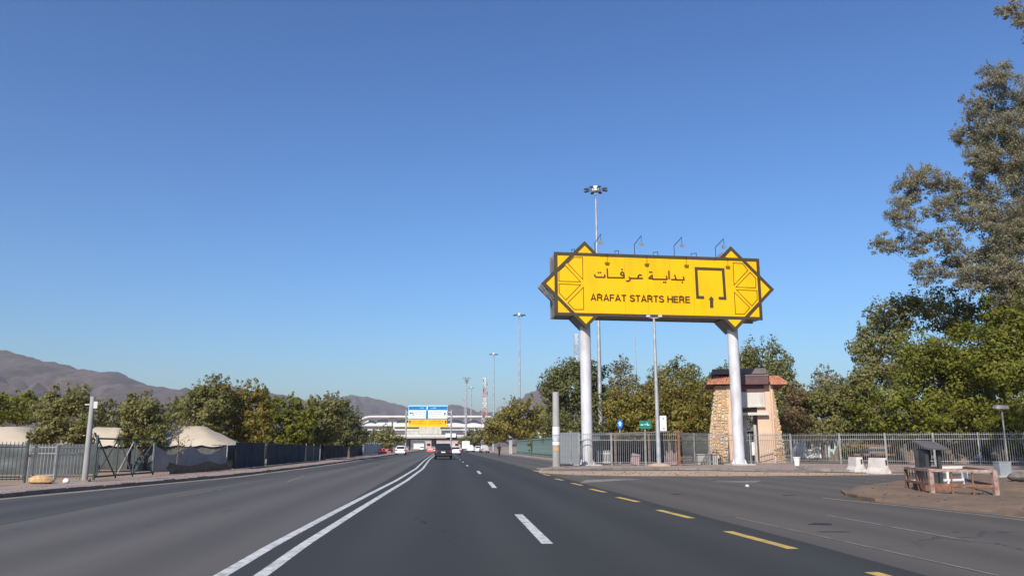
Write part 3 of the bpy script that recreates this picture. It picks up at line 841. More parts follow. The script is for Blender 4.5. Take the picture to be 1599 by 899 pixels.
# ------------------------------------------------------------------ lamp masts
def high_mast(px, py_top, Y, label, crown, n=8, r0=0.22, r1=0.09, grp='high mast lamps beside the road'):
    top = AT(px, py_top, Y); b = Vector((top.x, Y, 0.0)); H = top.z
    t = thing('high_mast_lamp', label, 'lamp mast', b, group=grp)
    mb = MB(); mb.tube([b, b + Vector((0, 0, H * 0.5)), b + Vector((0, 0, H - 0.3))], [r0, (r0 + r1) / 2, r1], 12)
    part('pole', mb, M_GALV, t, smooth=True)
    mb = MB(); mb.lathe([(r0 * 1.8, 0), (r0 * 1.8, 0.05), (r0 * 1.05, 0.1)], 12, b)
    part('base_plate', mb, M_GALV, t)
    if crown == 'ring':
        mb = MB(); mb.lathe([(0.1, H - 0.75), (0.42, H - 0.6), (0.45, H - 0.2), (0.30, H), (0.05, H + 0.08)], 16, b)
        part('crown_hub', mb, M_LAMPGLASS, t, smooth=True)
        for k in range(n):
            th = 2 * math.pi * (k + 0.3) / n; d = Vector((math.cos(th), math.sin(th), 0))
            mb = MB(); mb.beam(b + d * 0.35 + Vector((0, 0, H - 0.42)), b + d * 0.95 + Vector((0, 0, H - 0.42)), 0.06)
            a = part('lamp_arm', mb, M_DARKSTEEL, t)
            mb = MB(); Mx = Matrix.Rotation(th - math.pi / 2, 3, 'Z') @ Matrix.Rotation(math.radians(-6), 3, 'X')
            mb.box(b + d * 1.12 + Vector((0, 0, H - 0.40)), (0.36, 0.62, 0.16), M=Mx, top=0.7)
            part('lamp_head', mb, M_DARKSTEEL, a)
    elif crown == 'cone':
        mb = MB(); mb.lathe([(0.25, H - 2.6), (0.7, H - 1.4), (0.35, H - 1.3), (0.2, H - 0.4)], 12, b)
        part('crown_hub', mb, M_GALV, t)
        for k in range(n):
            th = 2 * math.pi * (k + .5) / n; d = Vector((math.cos(th), math.sin(th), 0))
            mb = MB(); mb.beam(b + d * 0.5 + Vector((0, 0, H - 1.9)), b + d * 1.25 + Vector((0, 0, H - 0.25)), 0.09)
            part('lamp_arm', mb, M_GALV, t)
            mb = MB(); mb.box(b + d * 1.35 + Vector((0, 0, H - 0.1)), (0.55, 0.4, 0.4), rz=th)
            part('lamp_head', mb, M_GALV, t)
    return t
high_mast(930, 291, 88, 'tallest lamp mast with a ring of flat lamps, rising behind the yellow sign', 'ring', r0=0.27)
high_mast(811, 489, 172, 'lamp mast with a ring of lamps, next left of the yellow sign', 'ring', r0=0.3, r1=0.13)
high_mast(771, 551, 245, 'lamp mast with ring crown rising out of the trees right of the road', 'ring', r0=0.34, r1=0.17)
high_mast(728.5, 589.5, 330, 'lamp mast with inverted cone crown right of the blue gantry sign', 'cone', r0=0.45, r1=0.24)
high_mast(736, 604, 390, 'thin lamp mast just right of the cone crowned mast', 'ring', r0=0.4, r1=0.22)
high_mast(725.5, 622, 520, 'small distant lamp mast left of the cone crowned mast', 'ring', r0=0.4, r1=0.25)
# street lamp in front of the fence
b = Vector((XZ(1029, 722, 56.6)[0], 56.6, 0.1)); top = AT(1023, 494, 56.6)
t = thing('street_lamp', 'slim grey street lamp pole on a sandy mound between the two sign pillars', 'street lamp', b)
H = top.z
mb = MB(); mb.tube([b, b + Vector((0, 0, 3)), Vector((b.x, b.y, H - 0.15))], [0.17, 0.145, 0.085], 14); part('pole', mb, M_GALV, t, smooth=True)
mb = MB(); mb.box(b + Vector((0, 0, 0.03)), (0.5, 0.5, 0.06)); part('base_plate', mb, M_GALV, t)
mb = MB(); mb.lathe([(0.9, 0), (0.7, 0.14), (0.35, 0.22)], 14, b - Vector((0, 0, 0.03))); part('mound', mb, M_SAND, t, smooth=True)
mb = MB(); mb.beam(Vector((b.x - 0.42, b.y, H - 0.1)), Vector((b.x + 0.42, b.y, H - 0.1)), 0.06); xb = part('cross_arm', mb, M_GALV, t)
for sx in (-1, 1):
    mb = MB(); mb.box(Vector((b.x + sx * 0.42, b.y - 0.05, H + 0.02)), (0.3, 0.24, 0.16), top=0.8); part('lamp_head', mb, M_GALV, xb)
# bare pole and two cut concrete posts
b = Vector((XZ(995, 650, 120)[0], 120, 0)); H = AT(995, 507, 120).z
single('antenna_pole', 'very thin grey antenna rising above the trees behind the sign', 'antenna', MB().tube([b, b + Vector((0, 0, H * .6)), b + Vector((0, 0, H))], [0.2, 0.12, 0.03], 8), M_GALV, b)
def cut_post(px, pyb, pyt, r, label, bands, m, Y=None):
    b = G(px, pyb, 0.1) if Y is None else Vector((XZ(px, pyb, Y)[0], Y, 0.1))
    H = AT(px, pyt, b.y).z - 0.1
    t = thing('concrete_post', label, 'post', b, group='cut concrete posts at the kerb')
    mb = MB(); mb.lathe([(r * 1.12, 0), (r * 1.05, H * .3), (r * 0.92, H - 0.04), (r * 0.86, H)], 20, b); part('shaft', mb, m, t, smooth=True)
    mb = MB(); mb.box(b + Vector((0, 0, .03)), (r * 3.4, r * 3.4, .06), rz=.2); bp_ = part('base_plate', mb, M_KERB, t)
    for sx in (-1, 1):
        for sy in (-1, 1):
            mb = MB(); mb.tube([b + Vector((sx * r * 1.35, sy * r * 1.35, .06)), b + Vector((sx * r * 1.35, sy * r * 1.35, .11))], .022, 6); part('bolt', mb, M_RUSTDARK, bp_)
    for z0, z1, bm in bands:
        mb = MB(); mb.lathe([(r * 1.10, z0), (r * 1.08, z1)], 20, b); part('painted_band', mb, bm, t, smooth=True)
    return t, b, H
M_POSTGREY = mat('post_grey', (0.2700, 0.2662, 0.2550), 0.8, var=0.1, scale=1.2, dirt=((0.1500, 0.1350, 0.1200), 1.0, 0.7))
M_OCHRE = mat('ochre_band', (0.42, 0.27, 0.12), 0.8, var=0.2, scale=3)
cut_post(869, 729.5, 612, 0.225, 'grey cut post with white and ochre bands left of the left sign pillar', ((1.05, 1.28, M_OCHRE), (1.40, 1.62, M_WHITE), (1.68, 2.02, mat('faded_poster', (0.42, 0.46, 0.50), 0.8, var=0.2, scale=6)), (2.06, 2.55, M_OFFWHITE)), M_POSTGREY)
t, b, H = cut_post(132, 751.5, 619, 0.10, 'leaning looking grey concrete post at the left kerb by the braced gate'.replace('leaning looking ', 'bare '), (), M_POSTGREY)
mb = MB()
mb.box(b + Vector((0.15, -.03, H - 0.32)), (0.13, 0.10, 0.26), rz=.3)
part('bracket', mb, M_OFFWHITE, t)
mb = MB(); mb.beam(b + Vector((-0.1, 0, H - 0.3)), b + Vector((-0.28, 0, H - 0.3)), 0.05)
part('bracket', mb, M_GALV, t)
# telecom tower (lattice) and slim lattice mast
def lattice(name, px, py, Y, w0, w1, label, panels, drums=0):
    top = AT(px, py, Y); b = Vector((top.x, Y, 0)); H = top.z
    t = thing(name, label, 'tower', b)
    L = [[], [], [], []]; br_r, br_w = MB(), MB()
    cs = ((-1, -1), (1, -1), (1, 1), (-1, 1))
    for k in range(panels + 1):
        z = H * k / panels; w = (w0 + (w1 - w0) * k / panels) / 2
        for i, c in enumerate(cs): L[i].append(b + Vector((c[0] * w, c[1] * w, z)))
    for i in range(4):
        mb = MB(); mb.tube(L[i], w1 * 0.10, 6); part('leg', mb, M_GALV, t)
    for k in range(panels):
        tgt = br_r if (k // 2) % 2 else br_w
        for i in range(4):
            j = (i + 1) % 4
            tgt.beam(L[i][k], L[j][k + 1], w1 * 0.08); tgt.beam(L[j][k], L[i][k + 1], w1 * 0.08); tgt.beam(L[i][k + 1], L[j][k + 1], w1 * 0.07)
    part('bracing', br_w, M_WHITE, t); part('bracing', br_r, M_RED if drums else M_GALV, t)
    for d in range(drums):
        th = d * 2.1; z = H * (0.78 + 0.045 * d)
        mb = MB(); mb.box(b + Vector((math.cos(th) * w1 * .75, math.sin(th) * w1 * .75, z)), (w1 * .25, w1 * .35, H * 0.05), rz=th); part('antenna_panel', mb, M_GALV, t)
lattice('telecom_tower', 757, 590, 420, 3.4, 1.7, 'red and white lattice telecom tower beyond the white station', 14, 5)
lattice('lattice_mast', 899.5, 522, 110, 0.7, 0.55, 'thin lattice mast half hidden behind the left sign pillar', 22)

# ------------------------------------------------------------------ stone gate tower
TY = 62.6
t0x = XZ(1166, 700, TY)[0]
tower = thing('gate_tower', 'small stone clad gate tower with clay tile eaves behind the right sign pillar', 'gate tower', (t0x, TY, 0.1), math.radians(-12))
def tz(py): return AT(1166, py, TY).z
def tx(px, py=660): return XZ(px, py, TY)[0]
zroof0, zroof1 = tz(606), tz(575)
TD = 4.6                                                   # depth of the tower
def wall_wing(sgn, xo_b, xo_t, xi_b, xi_t):
    z0, z1 = 0.1, tz(601)
    mb = MB()
    pts = [(xo_b, z0), (xi_b, z0), (xi_t, z1), (xo_t, z1)]
    mb.prism(pts, lambda p: Vector((p[0], TY, p[1])), lambda p: Vector((p[0], TY + TD, p[1])))
    w = part('stone_wall', mb, M_MORTAR, tower)
    # individual facing stones, irregular courses, real relief
    st = MB(); rg = random.Random(17 + sgn)
    def edge_x(z):
        f = (z - z0) / (z1 - z0)
        a = xo_b + (xo_t - xo_b) * f; c = xi_b + (xi_t - xi_b) * f
        return min(a, c), max(a, c)
    def stone(p0, p1, q0, q1, front, za, zb_):
        """one rough stone: p0..p1 along the wall at its foot, q0..q1 at its head"""
        j = lambda m=0.035: rg.uniform(-m, m)
        pr = rg.uniform(0.03, 0.12)
        o4 = [(p0 + .012 + abs(j()), za + abs(j(.03))), (p1 - .012 - abs(j()), za + .01 + abs(j(.03))), (q1 - .012 - abs(j()), zb_ - .012 - abs(j(.04))), (q0 + .012 + abs(j()), zb_ - .012 - abs(j(.04)))]
        mx, mz = sum(p[0] for p in o4) / 4, sum(p[1] for p in o4) / 4
        if front:
            vs = [(p[0], TY - 0.004, p[1]) for p in o4] + [(p[0] + (mx - p[0]) * .25, TY - pr, p[1] + (mz - p[1]) * .25) for p in o4]
            fs = [(4, 5, 6, 7), (0, 1, 5, 4), (1, 2, 6, 5), (2, 3, 7, 6), (3, 0, 4, 7)]
        else:
            ex = lambda z: (xo_b + (xo_t - xo_b) * (z - z0) / (z1 - z0))
            vs = [(ex(p[1]) + sgn * .004, p[0], p[1]) for p in o4] + [(ex(p[1]) + sgn * pr, p[0] + (mx - p[0]) * .25, p[1] + (mz - p[1]) * .25) for p in o4]
            fs = [(4, 5, 6, 7), (0, 1, 5, 4), (1, 2, 6, 5), (2, 3, 7, 6), (3, 0, 4, 7)]
            if sgn < 0: fs = [tuple(reversed(q)) for q in fs]
        st.add(vs, fs, rg.randint(0, 2))
    ncol = 4
    cut = [0] + [(k + rg.uniform(-.22, .22)) / ncol for k in range(1, ncol)] + [1]
    for k in range(ncol):
        z = z0 + rg.uniform(0, .1)
        while z < z1 - .06:
            h = min(rg.uniform(.13, .36), z1 - z); la, lb = edge_x(z), edge_x(z + h)
            X = lambda f, e: e[0] + (e[1] - e[0]) * f
            if rg.random() < .35 and h > .16:
                m = cut[k] + (cut[k + 1] - cut[k]) * rg.uniform(.35, .65)
                stone(X(cut[k], la), X(m, la), X(cut[k], lb), X(m, lb), True, z, z + h); stone(X(m, la), X(cut[k + 1], la), X(m, lb), X(cut[k + 1], lb), True, z, z + h)
            else: stone(X(cut[k], la), X(cut[k + 1], la), X(cut[k], lb), X(cut[k + 1], lb), True, z, z + h)
            z += h
    nside = 11; cs_ = [TY + .02] + [TY + TD * (k + rg.uniform(-.2, .2)) / nside for k in range(1, nside)] + [TY + TD - .02]
    for k in range(nside):
        z = z0 + rg.uniform(0, .1)
        while z < z1 - .06:
            h = min(rg.uniform(.13, .36), z1 - z); stone(cs_[k], cs_[k + 1], cs_[k], cs_[k + 1], False, z, z + h); z += h
    S2 = mat('tower_stone_ochre', (0.58, 0.36, 0.17), 0.9, scale=2.5, col2=(0.38, 0.22, 0.11), bump=0.5, bscale=12)
    S3 = mat('tower_stone_grey', (0.56, 0.46, 0.34), 0.9, scale=2.5, col2=(0.36, 0.28, 0.2), bump=0.5, bscale=12)
    part('facing_stones', st, [M_STONE, S2, S3], w, kind='stuff')
wall_wing(-1, tx(1110.5, 725), tx(1119, 605), tx(1138, 725), tx(1140, 605))
wall_wing(1, tx(1225, 725), tx(1204, 605), tx(1208, 725), tx(1202, 605))
ztop = tz(601)
# stucco jambs
mb = MB(); mb.box(((tx(1138) + tx(1143)) / 2 + 0.02, TY + 1.9, (0.1 + ztop) / 2), (tx(1143) - tx(1138) + 0.06, 3.9, ztop - 0.1)); part('jamb', mb, M_STUCCO, tower)
mb = MB(); mb.box(((tx(1183) + tx(1207)) / 2, TY + 2.2, (0.1 + ztop) / 2), (tx(1207) - tx(1183), 4.0, ztop - 0.1)); part('jamb', mb, M_STUCCO, tower)
mb = MB(); mb.box((tx(1205.5), TY + 0.06, (0.1 + ztop) / 2), (0.13, 0.3, ztop - 0.14)); part('corner_strip', mb, M_STUCCO, tower)
# upper panel box over the opening
xa, xb_ = tx(1144), tx(1195)
mb = MB(); mb.box(((xa + xb_) / 2, TY + 0.62, (tz(634) + tz(606)) / 2), (xb_ - xa, 1.2, tz(606) - tz(634))); part('upper_panel', mb, M_PANEL, tower)
mb = MB(); mb.box(((xa + xb_) / 2, TY - 0.02, tz(634.5)), (xb_ - xa, 0.12, 0.10)); part('panel_rail', mb, M_PANEL, tower)
mb = MB(); mb.box(((xa + xb_) / 2, TY - 0.0, tz(606)), (xb_ - xa - .02, 0.09, 0.55)); part('dark_band', mb, M_MAROON, tower)
mb = MB(); mb.box(((xa + xb_) / 2, TY + 0.95, (tz(643.8) + tz(637)) / 2), (xb_ - xa - .02, 1.2, tz(636.6) - tz(643.8))); part('dark_band', mb, M_MAROON, tower)
mb = MB(); mb.box(((xa + tx(1199)) / 2, TY + 0.45, tz(646)), (tx(1199) - xa, 1.3, 0.2)); part('lintel', mb, M_PANEL, tower)
mb = MB(); mb.box((tx(1165.5), TY + 1.6, (0.1 + tz(648)) / 2), (0.22, 0.3, tz(648) - 0.1)); part('inner_post', mb, M_GALV, tower)
mb = MB(); mb.box((tx(1179), TY + 0.8, (0.1 + tz(662)) / 2), (0.2, 0.2, tz(662) - 0.1)); part('inner_post', mb, M_CONC, tower)
mb = MB(); mb.box((tx(1170), TY + 2.6, 1.35), (0.95, 0.08, 2.5)); dr = part('door_leaf', mb, M_GREENSTEEL, tower)
mb = MB(); mb.box((tx(1175), TY + 1.1, tz(700)), (0.36, 0.2, 1.0)); part('notice_box', mb, M_WHITE, tower)
# roof: eaves each side with courses of tiles, dark fascia block in the middle
def eave(name, x0, x1, xr0, xr1, zl, zh, y0, y1):
    mb = MB(); ym = (y0 + y1) / 2
    base = [(x0, y0, zl), (x1, y0, zl), (x1, y1, zl), (x0, y1, zl)]
    topq = [(xr0, y0 + 0.9, zh), (xr1, y0 + 0.9, zh), (xr1, y1 - 0.9, zh), (xr0, y1 - 0.9, zh)]
    mb.add(base + topq + [(p[0], p[1], p[2] - 0.10) for p in base], [(0, 1, 5, 4), (1, 2, 6, 5), (2, 3, 7, 6), (3, 0, 4, 7), (4, 5, 6, 7), (8, 9, 1, 0), (9, 10, 2, 1), (10, 11, 3, 2), (11, 8, 0, 3), (11, 10, 9, 8)])
    e = part(name, mb, M_TILE, tower)
    tl_ = MB(); nn = int((x1 - x0) / 0.22)
    for i in range(nn + 1):                                # barrel tile rows running down the front slope
        f = i / nn
        a = Vector((x0 + (x1 - x0) * f, y0 - 0.02, zl + 0.02)); b2 = Vector((xr0 + (xr1 - xr0) * f, y0 + 0.88, zh + 0.02))
        tl_.tube([a, b2], 0.055, 6)
    part('barrel_tile_rows', tl_, M_TILE, e, kind='stuff')
zl = tz(597.5)
eave('eave', tx(1105, 597), tx(1147, 597), tx(1118, 590), tx(1145, 590), zl, tz(586.5), TY - 0.55, TY + TD + 0.9)
eave('eave', tx(1200, 597), tx(1225, 599), tx(1201, 590), tx(1212, 590), zl - 0.08, tz(586.5) - 0.05, TY - 0.55, TY + TD + 0.9)
mb = MB(); mb.box(((tx(1118) + tx(1200)) / 2, TY + 2.2, (zl + tz(575)) / 2 + 0.35), (tx(1200) - tx(1118), 4.2, tz(575) - zl - 0.7)); part('roof_block', mb, M_DARKROOF, tower)
mb = MB(); mb.box(((tx(1145) + tx(1201)) / 2, TY - 0.12, (zl - 0.15 + tz(588)) / 2), (tx(1201) - tx(1145), 0.7, tz(588) - zl + 0.15)); part('fascia', mb, M_MAROON, tower)
mb = MB(); mb.box(((tx(1145) + tx(1201)) / 2, TY - 0.10, tz(587.5) + 0.04), (tx(1201) - tx(1145) + 0.1, 0.8, 0.12)); part('fascia_cap', mb, M_DARKROOF, tower)
mb = MB(); mb.box(((tx(1108) + tx(1228)) / 2, TY + 2.2, 0.13), (tx(1228) - tx(1108) + 1.0, 5.6, 0.12)); part('plinth', mb, M_PAVE, tower)

# ------------------------------------------------------------------ fences
def picket_fence(label, pts, h, gap, pr, m, posts, rails=(0.12, 0.82, 0.95), group=None, name='picket_fence', postw=0.09, posth=0.06, cap=290):
    pts = [Vector(p) for p in pts]; t = thing(name, label, 'fence', pts[0], group=group)
    me = MB().box((0, 0, h / 2), (pr, pr, h)).mesh('picket', m)
    tip = [(-pr / 2, -pr / 2, h), (pr / 2, -pr / 2, h), (pr / 2, pr / 2, h), (-pr / 2, pr / 2, h), (0, 0, h + pr * 2)]
    cnt = 0
    for i in range(len(pts) - 1):
        a, b = pts[i], pts[i + 1]; d = b - a; n = max(1, int(round(d.length / gap))); rz = math.atan2(d.y, d.x)
        for k in range(n):
            if cnt >= cap: break
            cnt += 1
            p = a + d * (k + 0.5) / n - pts[0]
            piece('picket', me, t, (p.x, p.y, p.z + 0.08), (0, 0, rz))
        nrm = Vector((-d.y, d.x, 0)).normalized() * 0.0
        for r in rails:
            mb = MB(); mb.beam(a + Vector((0, 0, h * r)) + nrm, b + Vector((0, 0, h * r)) + nrm, 0.035, 0.04); part('rail', mb, m, t)
        npst = max(1, int(round(d.length / posts)))
        for k in range(npst + (1 if i == len(pts) - 2 else 0)):
            p = a + d * k / npst
            mb = MB(); mb.box(p + Vector((0, 0, (h + posth) / 2)), (postw, postw, h + posth), rz=rz); part('post', mb, m, t)
    return t
def AB(px, Y, z=0.1): return Vector((XZ(px, 715, Y)[0], Y, z))
picket_fence('tall grey picket fence with open bars around the sign pillars and gate tower', [AB(904, 57.2), AB(955, 57.2), AB(1061, 57.4), AB(1108, 60.4), AB(1236, 60.9)], 2.2, 0.14, 0.022, M_FENCE, 2.6, (0.10, 0.80, 0.97))
picket_fence('grey picket fence under the trees from the tower to the right edge', [AB(1237, 66), AB(1313, 62.5), AB(1460, 59.5), AB(1680, 56)], 2.25, 0.145, 0.022, M_FENCE, 3.2, (0.12, 0.82, 0.97))
picket_fence('short low white picket fence standing behind the left sign pillar', [AB(934, 60.2), AB(955, 60.2)], 0.95, 0.12, 0.03, M_WHITE, 1.1, (0.2, 0.85))
# slatted steel gate and corrugated sheet fence
def sheet_fence(name, label, pts, h, wd, m, mpost, post_every=3.0, amp=0.03, group=None, gate_top=False):
    pts = [Vector(p) for p in pts]; t = thing(name, label, 'fence', pts[0], group=group)
    for i in range(len(pts) - 1):
        a, b = pts[i], pts[i + 1]; d = b - a; n = max(1, int(round(d.length / wd))); u = d.normalized(); nv = Vector((-u.y, u.x, 0)); rz = math.atan2(d.y, d.x)
        L = d.length / n
        prof = [(0, 0), (L * .28, 0), (L * .36, amp), (L * .64, amp), (L * .72, 0), (L * .985, 0)]
        me = MB(); me.strip([Vector((x, y, 0.05)) for x, y in prof], [Vector((x, y, h)) for x, y in prof])
        me.strip([Vector((x, y + 0.012, h)) for x, y in prof], [Vector((x, y + 0.012, 0.05)) for x, y in prof])
        sh = me.mesh('sheet', m)
        for k in range(n):
            p = a + u * L * k - pts[0]
            piece('sheet', sh, t, p, (0, 0, rz))
        for z in (0.35, h - 0.2):
            mb = MB(); mb.beam(a + nv * 0.05 + Vector((0, 0, z)), b + nv * 0.05 + Vector((0, 0, z)), 0.05, 0.06); part('rail', mb, mpost, t)
        k = 0.0
        while k <= d.length + 0.01:
            mb = MB(); mb.box(a + u * k - nv * 0.06 + Vector((0, 0, (h + .1) / 2)), (0.10, 0.08, h + 0.1), rz=rz); part('post', mb, mpost, t)
            k += post_every
    return t
M_GATEGREY = mat('gate_grey', (0.20, 0.215, 0.225), 0.55, 0.1, var=0.1, dirt=((0.14, 0.13, 0.12), 0.8, 0.5))
sheet_fence('slatted_gate', 'plain grey slatted steel gate between banded post and left pillar', [AB(874, 62.5), AB(906, 60.0)], 2.35, 0.22, M_GATEGREY, M_GALV, 1.7, 0.02)
fp = [R(62, 12.5, .1), R(90, 12.6, .1), R(118, 12.8, .1), R(146, 13.0, .1)]
sheet_fence('sheet_fence', 'long green grey corrugated sheet fence beside the far right pavement', fp, 2.4, 0.9, M_FENCEGREEN, M_DARKSTEEL, 7.0, 0.06)
# left side fences
def LG(px, py, z=0.1): return G(px, py, z)
picket_fence('pale picket fence panel with the burlap sack lying in front', [LG(41, 753), LG(84, 752.6), LG(131, 751)], 1.32, 0.12, 0.018, mat('pale_fence_paint', (0.25, 0.25, 0.245), 0.5, var=0.15), 1.3, (0.2, 0.80, 0.97), postw=0.055)
picket_fence('dark green grey bar fence at the left edge of the view', [LG(-160, 757), LG(-40, 755), LG(38, 753.5)], 1.40, 0.13, 0.022, M_DARKSTEEL, 1.15, (0.1, 0.92), postw=0.07, posth=0.2)
# braced steel gate
ga, gb = LG(146, 749), LG(238, 741)
t = thing('braced_gate', 'dark green steel gate frame with crossed braces beside the left post', 'gate', ga)
gh = 1.62
ud = (gb - ga)
def gp(f, z): return ga + ud * f + Vector((0, 0, z))
for z in (0.12, gh):
    mb = MB(); mb.beam(gp(0, z), gp(1, z), 0.07); part('rail', mb, M_GREENSTEEL, t)
for f in (0, 0.33, 0.62, 1.0):
    mb = MB(); mb.beam(gp(f, 0), gp(f, gh + (0.14 if f in (0,) else 0)), 0.07 if f in (0, 1) else 0.05); part('post', mb, M_GREENSTEEL, t)
for f0, f1, m in ((0.02, .31, M_GREENSTEEL), (.35, .6, M_FENCE), (.64, .98, M_GREENSTEEL)):
    for q in (0, 1):
        mb = MB(); mb.beam(gp(f0, 0.15 if q else gh - .05) + Vector((0, 0.02 * q, 0)), gp(f1, gh - .05 if q else 0.15) + Vector((0, 0.02 * q, 0)), 0.04); part('brace', mb, m, t)
# tarp screens hung along the left
def tarp(label, pts, h, m, sag=0.15, seed=1, name='tarp_screen', grp=None, posts=True, slack=0.05):
    rg = random.Random(seed); pts = [Vector(p) for p in pts]
    t = thing(name, label, 'tarp', pts[0], group=grp); mb = MB(); nx, nz = 40, 8
    Ls = [0]
    for i in range(len(pts) - 1): Ls.append(Ls[-1] + (pts[i + 1] - pts[i]).length)
    def pos(f):
        q = f * Ls[-1]
        for i in range(len(pts) - 1):
            if q <= Ls[i + 1] + 1e-6: return pts[i].lerp(pts[i + 1], (q - Ls[i]) / (Ls[i + 1] - Ls[i]))
        return pts[-1]
    ph = rg.uniform(0, 6)
    for i in range(nx + 1):
        f = i / nx; p = pos(f); sg = sag * abs(math.sin(f * math.pi * max(2, round(Ls[-1] / 4)))) ** 1.5
        for j in range(nz + 1):
            g = j / nz; z = 0.02 + (h - sg) * g
            off = slack * (mnoise.noise(Vector((f * Ls[-1] * 0.9 + seed, g * 3, seed))) * 1.6 + 0.8 * math.sin(f * 40 + g * 5 + ph) * (1 - abs(g - .5)))
            mb.v.append((p.x + off * 0.4, p.y + off, p.z + z))
    mb.f = [(i * (nz + 1) + j, (i + 1) * (nz + 1) + j, (i + 1) * (nz + 1) + j + 1, i * (nz + 1) + j + 1) for i in range(nx) for j in range(nz)]
    mb.m = [0] * len(mb.f)
    part('cloth', mb, m, t, smooth=True)
    if posts:
        n = max(2, int(Ls[-1] / 3))
        for k in range(n + 1):
            p = pos(k / n); mb = MB(); mb.tube([p + Vector((0, .08, -0.1)), p + Vector((0, .08, h + 0.15))], 0.035, 6); part('post', mb, M_GALV if name == 'tarp_screen' else M_DARKSTEEL, t)
    return t
tarp('grey tarp wall behind the pale picket fence on the left', [LG(-200, 742), LG(60, 741), LG(150, 740)], 1.42, M_TARP, 0.05, 2)
tarp('sagging pale grey tarp right of the braced gate below the beige tent', [LG(236, 738), LG(300, 735), LG(352, 733)], 1.36, mat('pale_tarp', (0.25, 0.26, 0.27), 0.5, var=0.2, scale=0.7, bump=0.8, bscale=2, dirt=((0.18, 0.17, 0.16), 0.6, 0.7)), 0.5, 5, slack=0.12)
tarp('dusty brown tarp strip lying low before the sagging grey tarp', [LG(262, 741), LG(320, 737), LG(362, 733)], 0.55, mat('brown_tarp', (0.12, 0.095, 0.07), 0.8, var=0.2), 0.2, 8, posts=False, slack=0.1)
for k, (pts, h, lab) in enumerate((([LG(366, 732.5), LG(412, 727.5)], 1.55, 'dark blue cloth screen nearest to the tall tree clump'),
                                   ([LG(416, 727), LG(476, 720.5)], 1.50, 'middle dark blue cloth screen below the roadside trees'),
                                   ([LG(500, 717.5), LG(566, 711)], 1.45, 'farthest dark blue cloth screen before the pale sheet fence'))):
    tarp(lab, pts, h, M_BLUESCREEN, 0.04, 20 + k, name='screen_fence', grp='dark blue screens along the left pavement', slack=0.03)
tarp('grey green cloth screen between two dark blue ones on the left', [LG(477, 720.5), LG(499, 718)], 1.4, mat('greygreen_screen', (0.045, 0.06, 0.055), 0.8, var=0.25), 0.05, 31, slack=0.03)
sheet_fence('sheet_fence', 'pale blue grey sheet fence beyond the dark blue screens on the left', [LG(566, 711.5), LG(595, 708)], 1.9, 1.2, mat('pale_sheet', (0.34, 0.38, 0.41), 0.5, 0.1, var=0.1), M_GALV, 4.0, 0.05)
tarp('white cloth booth wall behind the walking person', [R(146, 12.2, .1), R(155, 12.3, .1)], 2.5, M_WHITE, 0.05, 41, name='cloth_booth', slack=0.06)

# ------------------------------------------------------------------ tents on the left
def tent(label, px0, px1, Y, ze, zr, D, hip=2.0, grp='beige camp tents on the left'):
    x0, x1 = XZ(px0, 690, Y)[0], XZ(px1, 690, Y)[0]
    t = thing('camp_tent', label, 'tent', ((x0 + x1) / 2, Y + D / 2, 0), group=grp)
    mb = MB(); nx, ny = 24, 8
    for i in range(nx + 1):
        for j in range(ny + 1):
            f, g = i / nx, j / ny
            x, y = x0 + (x1 - x0) * f, Y + D * g
            hx = min(1, min(f, 1 - f) * (x1 - x0) / hip); hy = min(1, (1 - abs(2 * g - 1)) * 1.5)
            r = min(hx, hy) if hip > 0 else hy
            z = ze + (zr - ze) * (r * 0.75 + 0.25 * r * r) - 0.10 * abs(math.sin(f * math.pi * 4)) * (1 - hy) + 0.04 * mnoise.noise(Vector((x, y, 1)))
            mb.v.append((x, y, z))
    mb.f = [(i * (ny + 1) + j, (i + 1) * (ny + 1) + j, (i + 1) * (ny + 1) + j + 1, i * (ny + 1) + j + 1) for i in range(nx) for j in range(ny)]; mb.m = [0] * len(mb.f)
    part('tent_roof', mb, M_TENT, t, smooth=True)
    mb = MB(); nw = 30
    for k in range(nw):
        f0, f1 = k / nw, (k + 1) / nw
        mb.add([(x0 + (x1 - x0) * f0, Y + .15 + .05 * (k % 2), 0), (x0 + (x1 - x0) * f1, Y + .15 + .05 * ((k + 1) % 2), 0), (x0 + (x1 - x0) * f1, Y + .15 + .05 * ((k + 1) % 2), ze + 0.02), (x0 + (x1 - x0) * f0, Y + .15 + .05 * (k % 2), ze + 0.02)], [(0, 1, 2, 3)])
    mb.box(((x0 + .1), Y + D / 2, ze / 2), (0.05, D - .4, ze)); mb.box(((x1 - .1), Y + D / 2, ze / 2), (0.05, D - .4, ze))
    part('tent_wall', mb, M_TARP, t)
tent('beige tent at the far left behind the bar fence', -200, 56, 46, 1.45, 2.55, 5, 2.2)
tent('beige tent showing between the left tree and the grey post', 84, 200, 52, 1.5, 2.65, 5, 1.6)
tent('beige hipped tent below the tall tree clump', 205, 352, 50, 1.5, 2.68, 5, 2.4)
tent('small white tent top behind the middle blue screen', 392, 412, 95, 1.6, 2.3, 6)

